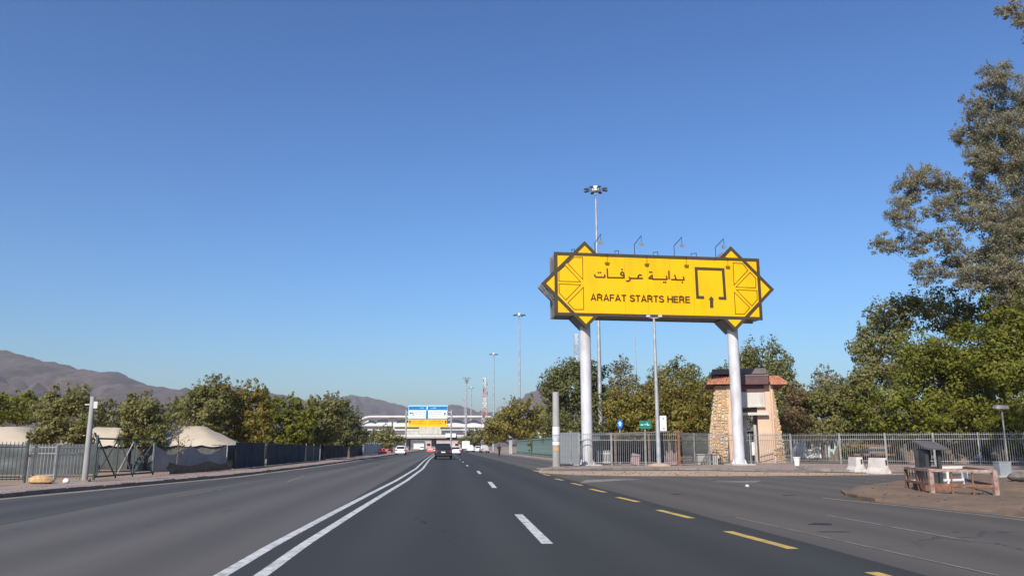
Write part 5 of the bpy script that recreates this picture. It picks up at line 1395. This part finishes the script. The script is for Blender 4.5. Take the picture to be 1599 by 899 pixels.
# ------------------------------------------------------------------ gantry road sign
GY = 200.0
gx0, gx1 = XZ(638, 650, GY)[0], XZ(698, 650, GY)[0]
def gz(py): return AT(668, py, GY).z
gan = thing('gantry_sign', 'blue white and yellow direction sign board over the road far ahead', 'road sign', (gx0, GY, 0))
gw = gx1 - gx0
def gpanel(name, f0, f1, p0, p1, m, d=0.0, par=None):
    z0, z1 = gz(p1), gz(p0)
    mb = MB(); mb.box((gx0 + gw * (f0 + f1) / 2, GY - d, (z0 + z1) / 2), (gw * (f1 - f0), 0.12, z1 - z0)); return part(name, mb, m, par or gan)
gpanel('pale_border', -0.01, 1.01, 632.6, 653.5, M_LIGHTBLUE, -0.02)
hd = gpanel('blue_header', 0.0, 1.0, 634, 639.5, M_GANTRYBLUE, 0.06)
wl = gpanel('white_panel', 0.01, 0.44, 640.3, 652.6, M_SIGNWHITE, 0.06)
wr2 = gpanel('white_panel', 0.52, 0.99, 640.3, 652.6, M_SIGNWHITE, 0.06)
gpanel('blue_divider', 0.455, 0.505, 641, 653, M_GANTRYBLUE, 0.06)
yp = gpanel('yellow_panel', 0.0, 1.0, 654.5, 664.5, M_YELLOW, 0.06)
M_BLACK = mat('print_black', (0.03, 0.03, 0.03), 0.5)
gpanel('emblem', 0.465, 0.495, 635, 638.6, M_SIGNWHITE, 0.13, hd)
def scribble(par, f0, f1, p, m, seed, h=1.2):
    """a line of far, unreadable script: short joined strokes, as the photo resolves it"""
    rg = random.Random(seed); mb = MB(); x = f0
    zc_ = gz(p)
    while x < f1:
        wv = rg.uniform(.012, .035); mb.box((gx0 + gw * (x + wv / 2), GY - .135, zc_), (gw * wv, .02, .07))
        if rg.random() < .7: mb.box((gx0 + gw * (x + wv * rg.random()), GY - .137, zc_ + rg.uniform(.05, .14)), (.06, .02, rg.uniform(.1, .26)))
        x += wv + rg.uniform(.004, .014)
    part('script_line', mb, m, par)
scribble(hd, .29, .40, 637, M_SIGNWHITE, 1); scribble(hd, .57, .70, 637, M_SIGNWHITE, 2)
for i, p in enumerate((643.5, 646.8, 650)): scribble(wl, .17, .40, p, M_PRINT, 10 + i); scribble(wr2, .57, .86, p, M_PRINT, 20 + i)
for i, p in enumerate((657.5, 661)): scribble(yp, .08, .43, p, M_PRINT, 30 + i); scribble(yp, .54, .9, p, M_PRINT, 40 + i)
def garrow(par, f, p, up=True, m=M_BLACK):
    x, z = gx0 + gw * f, gz(p); mb = MB(); mb.box((x, GY - .135, z - .15), (.2, .02, .5))
    mb.prism([(x - .32, z + .08), (x + .32, z + .08), (x, z + .55)], lambda q: Vector((q[0], GY - .147, q[1])), lambda q: Vector((q[0], GY - .127, q[1]))); part('arrow', mb, m, par)
garrow(wr2, .945, 646.5); garrow(yp, .04, 659); garrow(yp, .965, 659)
mb = MB(); x, z = gx0 + gw * .085, gz(646); mb.box((x, GY - .135, z + .2), (.75, .02, .2)); mb.box((x + .3, GY - .138, z - .12), (.2, .02, .7))
mb.prism([(x - .25, z + .5), (x - .25, z - .1), (x - .62, z + .2)], lambda q: Vector((q[0], GY - .147, q[1])), lambda q: Vector((q[0], GY - .127, q[1]))); part('arrow', mb, M_BLACK, wl)
pxl = XZ(633, 690, GY)[0]; pxr = XZ(704, 690, GY)[0]
for x in (pxl, pxr):
    mb = MB(); mb.tube([(x, GY + .5, 0), (x, GY + .5, gz(640))], .2, 12); part('post', mb, M_GALV, gan)
for p in (664, 655, 643):
    mb = MB(); mb.beam((pxl, GY + .5, gz(p)), (pxr, GY + .5, gz(p)), .22); part('beam', mb, M_GALV, gan)
mb = MB(); mb.box((gx0 + gw * .5, GY - .3, gz(666)), (gw * 1.08, .7, .14)); part('walkway', mb, M_YELLOW, gan)

# ------------------------------------------------------------------ white station with bridge
BY = 350.0
def bx(px): return XZ(px, 690, BY)[0]
def bz(py): return AT(668, py, BY).z
st_ = thing('station_building', 'long white station building with a curved roof beam across the road', 'station', (bx(660), BY, 0))
mb = MB(); x0, x1 = bx(562), bx(772); zt = bz(651); pts = []
for i in range(41):
    f = i / 40; x = x0 + (x1 - x0) * f; drop = 1.9 * max(0, (0.09 - f) / .09) ** 2 + 1.2 * max(0, (f - .96) / .04) ** 2
    pts.append(Vector((x, BY - 4, zt - drop)))
mb.tube(pts, .55, 10); part('roof_beam', mb, M_STATION, st_, smooth=True)
mb = MB()
for i in range(40):
    a, b2 = pts[i], pts[i + 1]
    if i > 1: mb.add([a + Vector((0, .3, .1)), b2 + Vector((0, .3, .1)), b2 + Vector((0, 2.5, .3)), a + Vector((0, 2.5, .3))], [(0, 1, 2, 3)])
part('roof', mb, M_OFFWHITE, st_)
# tent-like fabric canopies above the platform
def sail(pa, pb, low, ends, top, n=14):
    """one bay of the fabric wall: a taut sail with a curved upper edge, sloping back from the facade"""
    mb = MB(); vs = []
    for i in range(n + 1):
        f = i / n; x = bx(pa) + (bx(pb) - bx(pa)) * f; zt_ = bz(ends) + (bz(top) - bz(ends)) * math.sin(math.pi * f) ** 1.4
        for g in range(5):
            h = g / 4; vs.append((x, BY - 2.6 + 2.2 * h * h, bz(low) + (zt_ - bz(low)) * h))
        vs.append((x, BY + 9, zt_ - 1.2))
    mb.add(vs, [(i * 6 + k, (i + 1) * 6 + k, (i + 1) * 6 + k + 1, i * 6 + k + 1) for i in range(n) for k in range(5)])
    part('fabric_sail', mb, M_STATION, st_, smooth=True)
for pa, pb, lo, en, tp in ((566, 588, 665, 660, 655), (588.3, 608, 665, 655.5, 653.8), (618.5, 640, 666.5, 656, 655), (640.3, 668, 666.5, 659, 655), (668.3, 694, 666.5, 659, 655.5), (694.3, 727, 666.8, 660.5, 654.8), (727.3, 752, 667, 660.5, 655.5), (752.3, 770, 667, 660.5, 657)): sail(pa, pb, lo, en, tp)
for px in (609, 617): mb = MB(); mb.box((bx(px), BY - 1.6, (bz(672) + bz(652)) / 2), (1.5, 1.2, bz(652) - bz(672))); part('column', mb, M_OFFWHITE, st_)
M_DKGLASS = mat('station_glass', (0.07, 0.075, 0.085), 0.25, var=0.1)
for a, b2, p0, p1, m in ((617, 655, 666.2, 669.2, M_DKGLASS), (688, 720, 667, 669.6, M_DKGLASS), (575, 612, 665.5, 668.5, M_DKGLASS), (634, 655, 672.5, 678.5, M_PANEL), (655, 690, 666.5, 678, M_PANEL), (690, 722, 671.5, 675, M_DKGLASS)):
    mb = MB(); mb.box(((bx(a) + bx(b2)) / 2, BY - 2.4, (bz(p0) + bz(p1)) / 2), (bx(b2) - bx(a) - .1, .5, bz(p0) - bz(p1))); part('window' if m is M_DKGLASS else 'facade_panel', mb, m, st_)
mb = MB(); mb.box(((bx(570) + bx(770)) / 2, BY + 3, bz(670.8)), (bx(770) - bx(570), 11, .55)); part('floor_slab', mb, M_OFFWHITE, st_)
br_ = thing('road_bridge', 'grey concrete bridge deck spanning the road below the white station', 'bridge', (bx(660), BY, 0))
mb = MB(); mb.box(((bx(560) + bx(800)) / 2, BY + 3, (bz(681) + bz(683.8)) / 2), (bx(800) - bx(560), 14, bz(681) - bz(683.8))); part('deck', mb, M_CONC, br_)
mb = MB(); mb.box(((bx(560) + bx(800)) / 2, BY + 3, (bz(683.8) + bz(686)) / 2), (bx(800) - bx(560), 10, bz(683.8) - bz(686))); part('girder', mb, M_KERB, br_)
mb = MB(); mb.box(((bx(560) + bx(800)) / 2, BY - 3.9, bz(679.9)), (bx(800) - bx(560), .25, .6)); part('parapet', mb, M_OFFWHITE, br_)
for a in (634.5, 676.5, 722, 590):
    mb = MB(); mb.box((bx(a), BY + 3, bz(686) / 2), (1.6 if a != 634.5 else 2.2, 6, bz(686))); part('pier', mb, M_KERB, br_)
mb = MB(); wsx = (bx(697), bx(713)); mb.box(((wsx[0] + wsx[1]) / 2, BY - 5, (bz(676.5) + bz(682.5)) / 2), (wsx[1] - wsx[0], .3, bz(676.5) - bz(682.5)))
single('hanging_banner', 'plain white banner board fixed on the right of the bridge', 'banner', mb, M_WHITE, ((wsx[0] + wsx[1]) / 2, BY - 5, bz(680)))
# low far buildings seen under the bridge and over the yards
def far_block(label, px0, px1, pyt, Y, m, D=10, win=0):
    x0, x1 = XZ(px0, 690, Y)[0], XZ(px1, 690, Y)[0]; zt = AT((px0 + px1) / 2, pyt, Y).z
    t = thing('far_building', label, 'building', ((x0 + x1) / 2, Y + D / 2, 0))
    mb = MB(); mb.box(((x0 + x1) / 2, Y + D / 2, zt / 2), (x1 - x0, D, zt)); w = part('wall', mb, m, t)
    mb = MB(); mb.box(((x0 + x1) / 2, Y + D / 2, zt + .15), (x1 - x0 + .5, D + .5, .3)); part('roof', mb, M_OFFWHITE, t)
    for k in range(win):
        xx = x0 + (x1 - x0) * (k + .5) / win; mb = MB(); mb.box((xx, Y - .02, zt * .55), ((x1 - x0) / win * .5, .12, zt * .35)); part('window', mb, M_GLASS, t)
    return t
far_block('low white canopy building seen under the bridge', 646, 662, 692.5, 520, M_WHITE)
far_block('pinkish block closing the view under the bridge', 664, 730, 689, 640, mat('pink_wall', (0.45, 0.33, 0.29), 0.9, var=0.1, scale=.2), win=6)
far_block('white flat roofed house over the right end of the sheet fence', 842, 872, 676.5, 150, M_OFFWHITE, win=2)
far_block('cream house peeping between trees behind the banded post', 872, 892, 668, 165, M_STUCCO, win=2)

# ------------------------------------------------------------------ traffic signs, shelter and yard things on the right
def sign_post(name, label, px, Y, py_top, w_px, h_px, shape, m, cat='road sign', pole_px=None, tilt=0.0):
    c = AT(px, py_top + h_px / 2, Y); k = Y / F; pb = Vector((XZ(pole_px or px, 700, Y)[0], Y + .08, 0.1))
    t = thing(name, label, cat, pb); mb = MB()
    if shape == 'round': 
        poly = [(math.cos(2 * math.pi * i / 20) * w_px * k / 2, math.sin(2 * math.pi * i / 20) * h_px * k / 2) for i in range(20)]
    else: poly = [(-w_px * k / 2, -h_px * k / 2), (w_px * k / 2, -h_px * k / 2), (w_px * k / 2, h_px * k / 2), (-w_px * k / 2, h_px * k / 2)]
    mb.prism(poly, lambda p: Vector((c.x + p[0], Y - .03, c.z + p[1])), lambda p: Vector((c.x + p[0], Y + .03, c.z + p[1]))); pn = part('panel', mb, m, t)
    mb = MB(); mb.tube([pb, Vector((c.x, Y + .08, c.z))], .045, 8); part('pole', mb, M_GALV, t)
    return t, pn, c, k
t, pn, c, k = sign_post('round_sign', 'round blue traffic sign above the shelter roof', 968, 63.2, 655, 9, 14, 'round', M_BLUE)
mb = MB(); mb.prism([(-.09, -.14), (.09, -.14), (.09, .05), (.17, .05), (0, .25), (-.17, .05), (-.09, .05)], lambda p: Vector((c.x + p[0], c.y - .05, c.z + p[1])), lambda p: Vector((c.x + p[0], c.y - .02, c.z + p[1]))); part('arrow', mb, M_LIGHTBLUE, pn)
t, pn, c, k = sign_post('direction_sign', 'small dark green direction sign left of the street lamp', 1007.5, 63.0, 656.5, 18, 12, 'rect', M_SIGNGREEN)
mb = MB()
for dx, dz, w, h in ((-.26, -.02, .22, .06), (-.02, .0, .1, .06), (.14, .05, .05, .2), (.24, -.03, .16, .06)): mb.box((c.x + dx, c.y - .045, c.z + dz), (w, .03, h))
part('script_line', mb, M_SIGNWHITE, pn)
t, pn, c, k = sign_post('info_board', 'upright white box sign just right of the street lamp', 1035.5, 62.8, 649, 10, 23, 'rect', M_WHITE, 'sign board', pole_px=1038)
for dz in (.38, -.38):
    mb = MB(); mb.box((c.x + .02, c.y - .045, c.z + dz), (.13, .03, .13)); part('printed_mark', mb, M_GALV, pn)
# shelter with thin dark roof
SY = 60.8
t = thing('yard_shelter', 'low open shelter with thin dark roof behind the picket fence', 'shelter', AB(980, SY))
def sxz(px, py, Y=SY): return XZ(px, py, Y)
xl, xr = sxz(908, 680)[0], sxz(1058, 676)[0]; zl_, zr_ = sxz(908, 679)[1], sxz(1058, 674)[1]
mb = MB(); mb.prism([(xl, zl_), (xr, zr_), (xr, zr_ + .09), (xl, zl_ + .09)], lambda p: Vector((p[0], SY, p[1])), lambda p: Vector((p[0], SY + 4.5, p[1]))); part('roof', mb, M_DARKROOF, t)
for f in (0.02, .35, .7, .98):
    for dy in (.1, 4.3):
        x = xl + (xr - xl) * f; z = zl_ + (zr_ - zl_) * f; mb = MB(); mb.box((x, SY + dy, .1 + (z - .1) / 2), (.09, .09, z - .1)); part('post', mb, M_RUSTDARK, t)
mb = MB(); mb.box(((xl + xr) / 2, SY + 4.4, 1.0), (xr - xl - .4, .06, 1.7)); part('back_wall', mb, mat('shelter_back', (0.07, 0.085, 0.09), .8, var=.25, scale=.8), t)
# pink cloths and boards behind the bars
mb = MB(); p = AB(992, 58.6); mb.box(p + Vector((0, 0, .42)), (.62, .10, .78), M=Matrix.Rotation(.2, 3, 'Y') @ Matrix.Rotation(-.25, 3, 'X')); single('leaning_board', 'faded pink board leaning behind the picket fence bars', 'board', mb, M_PINKCLOTH, p)
tarp('faded pink cloth hung on the fence right of the street lamp', [AB(1040, 57.62), AB(1058, 57.66)], 1.05, M_PINKCLOTH, .25, 51, name='hung_cloth', posts=False)
mb = MB(); p = AB(1060.5, 57.0); mb.box(p + Vector((0, 0, 1.22)), (.15, .15, 2.44)); mb.box(p + Vector((0, 0, .08)), (.3, .3, .16)); mb.box(p + Vector((-.1, 0, 2.3)), (.5, .1, .12)); single('steel_post', 'dark brown steel post where the fence steps back right of the street lamp', 'post', mb, M_RUSTDARK, p)
# pale low block and bike-like frame before the tower
mb = MB(); p = AB(1104, 61.6); mb.box(p + Vector((0, 0, .36)), (1.5, .5, .72)); mb.box(p + Vector((0, -.02, .74)), (1.6, .6, .07)); single('concrete_bench', 'pale concrete block bench at the foot of the tower left wall', 'bench', mb, M_CONC, p)
t = thing('folded_trolley', 'dark red tubular trolley propped against the tower left wall', 'trolley', AB(1124, 61.8))
for k, (a, b2) in enumerate((((1113, 704), (1136, 717)), ((1117, 700), (1130, 722)), ((1113, 716), (1128, 716)))):
    pa, pb = AT(*a, 61.7), AT(*b2, 61.75 + k * .05); mb = MB(); mb.tube([pa, pb], .035, 6); part('frame_bar', mb, M_MAROON, t)
for a in ((1115, 719), (1122, 720)):
    c = AT(*a, 61.6); mb = MB(); mb.tube([c - Vector((0, .04, 0)), c + Vector((0, .04, 0))], .22, 14); part('wheel', mb, M_TYRE, t)
# concrete barriers
def jersey(px, py, Y, rz, label, L=1.05, seed=1):
    rg = random.Random(seed); b = Vector((XZ(px, py, Y)[0], Y, .0)); t = thing('concrete_barrier', label, 'barrier', b, rz, group='white concrete barriers at the side road')
    prof = [(-.36, 0), (-.34, .12), (-.22, .32), (-.17, .82), (.17, .82), (.22, .32), (.34, .12), (.36, 0)]
    mb = MB(); mb.prism(prof, lambda p: Vector((p[1] * 0 + p[0] * 1.0, -L / 2 + p[1] * .06, p[1])), lambda p: Vector((p[0] * 1.0, L / 2 - p[1] * .06, p[1]))); part('body', mb, M_BARRIER, t, world=False)
    mb = MB(); mb.box((.1, -L / 2 + .025, .58), (.09, .05, .26)); part('lifting_slot', mb, M_KIOSK, t, world=False)
jersey(1337, 733, 46.5, .05, 'upright white concrete barrier on the left of two at the side road', seed=1)
jersey(1372, 738, 43.5, .3, 'chipped white concrete barrier on the right of two at the side road', seed=2)
mb = MB(); p = AB(1244, 57, .1); mb.lathe([(.16, 0), (.24, .55), (.26, .55), (.26, .6), (.22, .6)], 16, p); single('white_tub', 'small white tub standing before the bars right of the tower', 'tub', mb, M_WHITE, p, smooth=True)
# kerbside debris slabs by the corner
for i, (px, py, w, rz, lab) in enumerate(((1262, 733.5, 1.3, .3, 'broken pale kerb slab lying left of the barriers'), (1284, 735, .9, -.4, 'smaller broken kerb slab nearest the left barrier'))):
    p = G(px, py, .1); mb = MB(); mb.box(p + Vector((0, 0, .09)), (w, .35, .16), M=Matrix.Rotation(rz, 3, 'Z') @ Matrix.Rotation(.1, 3, 'Y')); single('broken_slab', lab, 'slab', mb, M_KERB, p)
# guard railing round a meter kiosk on the island
def GI(px, py): return G(px, py, .14)
cn = [GI(1417, 762), GI(1456, 769.5), GI(1556, 772.5), GI(1508, 760)]
rl_ = thing('guard_railing', 'rusty pink and white railing around the dark kiosk on the island', 'railing', cn[1])
hr = .64
def post(p, m, w=.10, h=hr):
    mb = MB(); mb.box(p + Vector((0, 0, h / 2 - .03)), (w, w, h + .04)); part('post', mb, m, rl_)
post(cn[0], M_RUSTDARK, .08); post(cn[1], M_RUST, .11); post(cn[2], M_RUST, .12); post(cn[3], M_WHITE, .13)
for f in (.5,): post(cn[0].lerp(cn[1], f), M_RUSTDARK, .05, hr - .02)
for f in (.33, .66): post(cn[1].lerp(cn[2], f), M_RUSTDARK, .035, hr - .03)
for f in (.3, .6): post(cn[3].lerp(cn[0], f), M_WHITE, .06, hr - .03)
for a, b2, m in ((0, 1, M_RUST), (1, 2, M_RUST), (2, 3, M_RUST), (3, 0, M_WHITE)):
    mb = MB(); mb.beam(cn[a] + Vector((0, 0, hr - .02)), cn[b2] + Vector((0, 0, hr - .02 - .004 * a)), .11, .075); part('top_rail', mb, m, rl_)
    mb = MB(); mb.beam(cn[a] + Vector((0, 0, hr * .36)), cn[b2] + Vector((0, 0, hr * .36 - .003 * a)), .06, .07); part('lower_rail', mb, M_RUSTDARK if m is M_RUST else M_WHITE, rl_)
for f in (.15, .28, .4, .6, .72, .85):
    p = cn[0].lerp(cn[1], f); mb = MB(); mb.beam(p + Vector((0, 0, hr * .36)), p + Vector((0, 0, hr - .05)), .02); part('baluster', mb, M_RUSTDARK, rl_)
kb = GI(1462, 764.5) + Vector((0, .25, 0))
kk = thing('meter_kiosk', 'dark metal kiosk box with slanting roof inside the railing', 'kiosk', kb)
kw, kd, kh = .50, .50, 1.20
mb = MB(); mb.box(kb + Vector((0, 0, .08)), (kw + .25, kd + .25, .2)); part('base', mb, M_RUSTDARK, kk)
mb = MB(); mb.box(kb + Vector((-kw * .36, 0, kh / 2)), (.10, kd, kh)); part('side_panel', mb, M_KIOSK, kk)
mb = MB(); mb.box(kb + Vector((-.1, kd * .38, kh * .52)), (kw * .9, .06, kh * .9)); part('back_panel', mb, M_KIOSK, kk)
mb = MB(); mb.box(kb + Vector((.22, -kd * .3, kh / 2)), (.10, .10, kh)); part('post', mb, M_KIOSK, kk)
mb = MB(); mb.box(kb + Vector((-.1, 0, .40)), (kw * .8, kd * .9, .55)); part('meter_box', mb, M_KIOSK, kk)
mb = MB(); mb.box(kb + Vector((.06, -.05, kh + .10)), (kw + .20, kd + .28, .05), M=Matrix.Rotation(math.radians(16), 3, 'X') @ Matrix.Rotation(math.radians(3), 3, 'Y')); part('roof_sheet', mb, M_KIOSKTOP, kk)
# grey bin, boulder, flood lamp on the far right
p = GI(1567, 744); t = thing('grey_bin', 'pale grey square bin right of the railing', 'bin', p)
mb = MB(); mb.box(p + Vector((0, 0, .31)), (.46, .4, .58), top=1.12); part('bin_body', mb, mat('bin_grey', (.22, .24, .255), .6, var=.08), t)
mb = MB(); mb.box(p + Vector((0, 0, .615)), (.54, .47, .04)); part('lid', mb, M_GALV, t)
mb = MB(); mb.box(p + Vector((0, 0, .02)), (.7, .6, .06)); part('slab', mb, M_CONC, t)
def boulder(name, label, p, rx, ry, rz_, m, seed, cat='boulder'):
    mb = MB(); nu, nv = 14, 8; vs = []
    for j in range(nv + 1):
        for i in range(nu):
            th, ph = 2 * math.pi * i / nu, math.pi * j / nv
            d = Vector((math.cos(th) * math.sin(ph), math.sin(th) * math.sin(ph), math.cos(ph))); k = 1 + .22 * mnoise.noise(d * 1.6 + Vector((seed, 0, 0)))
            vs.append((p.x + d.x * rx * k, p.y + d.y * ry * k, p.z + rz_ * .8 + d.z * rz_ * k))
    mb.add(vs, [(j * nu + i, (j + 1) * nu + i, (j + 1) * nu + (i + 1) % nu, j * nu + (i + 1) % nu) for j in range(nv) for i in range(nu)]); return single(name, label, cat, mb, m, p, smooth=True)
boulder('boulder', 'dark grey boulder at the right edge beside the bin', GI(1592, 751), .36, .34, .20, mat('dark_rock', (.13, .115, .10), .95, var=.25, scale=4), 2)
boulder('burlap_sack', 'brown burlap sack lying before the pale fence on the left', LG(63, 755), .46, .26, .17, M_SACK, 6, 'sack')
boulder('white_bag', 'small crumpled white bag on the left pavement near the post', LG(103, 754), .12, .1, .10, M_WHITE, 9, 'bag')
boulder('pale_rock', 'lone pale pebble sized rock on the side road', G(1167, 760), .07, .06, .05, M_WHITE, 12, 'rock')
p = AB(1573, 57.5); t = thing('flood_light', 'grey flood light on a short pole among the right hand foliage', 'flood light', p); zf = AT(1570, 635, 57.5).z
mb = MB(); mb.tube([p, Vector((p.x, p.y, zf - .1))], .06, 8); part('pole', mb, M_FENCE, t)
mb = MB(); mb.box((p.x - .1, p.y - .1, zf), (.95, .5, .22), M=Matrix.Rotation(.15, 3, 'X'), top=.85); part('lamp_head', mb, M_FENCE, t)
# things parked in the yard behind the bars
def cabin(label, px0, px1, Y, H, m, D=2.4, name='site_cabin'):
    x0, x1 = XZ(px0, 700, Y)[0], XZ(px1, 700, Y)[0]; c = Vector(((x0 + x1) / 2, Y + D / 2, .1)); t = thing(name, label, 'cabin', c)
    w = x1 - x0; mb = MB(); mb.box(c + Vector((0, 0, .3 + (H - .3) / 2)), (w, D, H - .3)); part('wall', mb, m, t)
    mb = MB(); mb.box(c + Vector((0, 0, H + .05)), (w + .2, D + .2, .1)); part('roof', mb, M_GALV, t)
    mb = MB(); mb.box(c + Vector((-w * .2, -D / 2 - .02, H * .62)), (w * .28, .06, H * .28)); part('window', mb, M_GLASS, t)
    mb = MB(); mb.box(c + Vector((w * .25, -D / 2 - .02, .3 + H * .38)), (w * .26, .06, H * .72)); part('door', mb, M_GALV, t)
    for s_ in (-1, 1): mb = MB(); mb.box(c + Vector((s_ * w * .4, 0, .15)), (.3, D, .3)); part('skid', mb, M_KIOSK, t)
cabin('white site cabin behind the bars just right of the tower', 1254, 1283, 74, 2.3, M_WHITE)
cabin('maroon steel store beside the white site cabin', 1284, 1291, 73.6, 2.2, M_MAROON)
cabin('pale turquoise cabin behind the bars left of the fence corner', 1293, 1314, 74, 2.35, mat('pale_turquoise', (.40, .52, .52), .6, var=.08))
for i, (px, k_, m, lab) in enumerate(((1526, 'suv', M_WHITECAR, 'white off roader parked behind the bars above the railing'), (1580, 'sedan', M_SILVER, 'silver sedan parked behind the bars near the right edge'))):
    c = make_car({'hatch': 'hatchback', 'sedan': 'sedan', 'suv': 'suv'}[k_], lab, k_, m); c.location = (XZ(px, 705, 84)[0], 84, .1); c.rotation_euler = (0, 0, 1.45)
t = thing('timber_store', 'dark open store of stacked beams behind the bars above the barriers', 'store', AB(1385, 70))
x0, x1 = XZ(1335, 700, 70)[0], XZ(1432, 700, 70)[0]
for k in range(4):
    mb = MB(); mb.beam((x0, 70 + .3 * k, .35 + .38 * k), (x1, 70.3 + .3 * k, .35 + .38 * k), .16, .2); part('beam', mb, M_RUSTDARK if k % 2 else M_KIOSK, t)
for f in (0, .33, .66, 1):
    x = x0 + (x1 - x0) * f; mb = MB(); mb.box((x, 71.6, .9), (.18, .18, 1.8)); part('post', mb, M_KIOSK, t)
mb = MB(); mb.box(((x0 + x1) / 2, 72.2, .8), (x1 - x0, .1, 1.5)); part('back_sheet', mb, M_BACK, t)

# ------------------------------------------------------------------ person walking at the right kerb
def person(px, py):
    g = G(px, py); t = thing('person', 'person in dark clothes walking at the kerb with one arm raised', 'person', g, .5)
    J = {'pel': (0, 0, .92), 'wst': (0, .01, 1.08), 'cst': (0, .02, 1.30), 'nk': (0, .02, 1.46), 'hd': (0, .0, 1.58), 'hd2': (0, .0, 1.68), 'nose': (0, -.085, 1.58),
         'lh': (-.10, 0, .88), 'lk': (-.12, -.16, .50), 'la': (-.12, -.10, .09), 'lf': (-.12, -.26, .04),
         'rh': (.10, 0, .88), 'rk': (.11, .06, .48), 'ra': (.11, .28, .13), 'rf': (.11, .20, .03),
         'ls': (-.19, .02, 1.40), 'le': (-.30, -.05, 1.16), 'lw': (-.42, -.18, 1.32), 'lp': (-.46, -.22, 1.39),
         'rs': (.19, .02, 1.40), 're': (.25, .05, 1.12), 'rw': (.24, -.08, .90), 'rp': (.24, -.10, .82)}
    rad = {'pel': .15, 'wst': .125, 'cst': .15, 'nk': .055, 'hd': .085, 'hd2': .075, 'nose': .018, 'lh': .09, 'rh': .09, 'lk': .06, 'rk': .06, 'la': .042, 'ra': .042, 'lf': .04, 'rf': .04, 'ls': .065, 'rs': .065, 'le': .045, 're': .045, 'lw': .03, 'rw': .03, 'lp': .036, 'rp': .036}
    E = [('pel', 'wst'), ('wst', 'cst'), ('cst', 'nk'), ('nk', 'hd'), ('hd', 'hd2'), ('hd', 'nose'), ('pel', 'lh'), ('lh', 'lk'), ('lk', 'la'), ('la', 'lf'), ('pel', 'rh'), ('rh', 'rk'), ('rk', 'ra'), ('ra', 'rf'), ('cst', 'ls'), ('ls', 'le'), ('le', 'lw'), ('lw', 'lp'), ('cst', 'rs'), ('rs', 're'), ('re', 'rw'), ('rw', 'rp')]
    for s_, d in (('l', Vector((-.04, -.03, .08))), ('r', Vector((0, -.02, -.085)))):
        base = Vector(J[s_ + 'p'])
        for i in range(5):
            o_ = Vector(((i - 2) * .017, 0 if i else -.02, 0)); q = base + d * (1.0 - .1 * abs(i - 2)) * (.6 if i == 0 else 1) + o_
            J[f'{s_}f{i}'] = tuple(q); rad[f'{s_}f{i}'] = .0095; E.append((s_ + 'p', f'{s_}f{i}'))
    ks = list(J); me = bpy.data.meshes.new('body'); me.from_pydata([J[k] for k in ks], [(ks.index(a), ks.index(b)) for a, b in E], [])
    o = bpy.data.objects.new('body', me); COL.objects.link(o)
    sk = o.modifiers.new('s', 'SKIN')
    for i, k in enumerate(ks):
        me.skin_vertices[0].data[i].radius = (rad[k], rad[k]); me.skin_vertices[0].data[i].use_root = (k == 'pel')
    sb = o.modifiers.new('d', 'SUBSURF'); sb.levels = sb.render_levels = 1
    bpy.context.view_layer.update()
    m2 = bpy.data.meshes.new_from_object(o.evaluated_get(bpy.context.evaluated_depsgraph_get())); m2.name = 'body'
    o.modifiers.clear(); o.data = m2; o.parent = t
    m2.materials.clear()
    for m in (M_CLOTH, M_SKIN, M_TYRE): m2.materials.append(m)
    for f in m2.polygons:
        c = f.center; f.material_index = 1 if (c.z > 1.49 or (c.x < -.40 and c.z > 1.28) or (c.x > .2 and c.z < .92 and c.z > .65 and c.y < -.04)) else (2 if c.z < .1 else 0); f.use_smooth = True
    mb = MB(); mb.lathe([(.088, 1.60), (.098, 1.66), (.085, 1.73), (.04, 1.765)], 14, (0, .02, 0)); part('hair', mb, M_HAIR, t, world=False, smooth=True)
person(779.5, 713.5)

# ------------------------------------------------------------------ haze
hz = MB(); hz.box((0, 1500, 170 - 1.1), (16400, 17400, 340))
hm = bpy.data.materials.new('haze_air'); hm.use_nodes = True
nt = hm.node_tree; nt.nodes.remove(nt.nodes['Principled BSDF'])
pv = nt.nodes.new('ShaderNodeVolumePrincipled')
pv.inputs['Color'].default_value = (0.74, 0.74, 0.76, 1)
pv.inputs['Density'].default_value = 0.00013
pv.inputs['Anisotropy'].default_value = 0.2
nt.links.new(pv.outputs[0], nt.nodes['Material Output'].inputs['Volume'])
struct('haze', hz, hm, kind='stuff')
print('LEAVES', NLEAF[0], 'OBJECTS', len(bpy.data.objects))
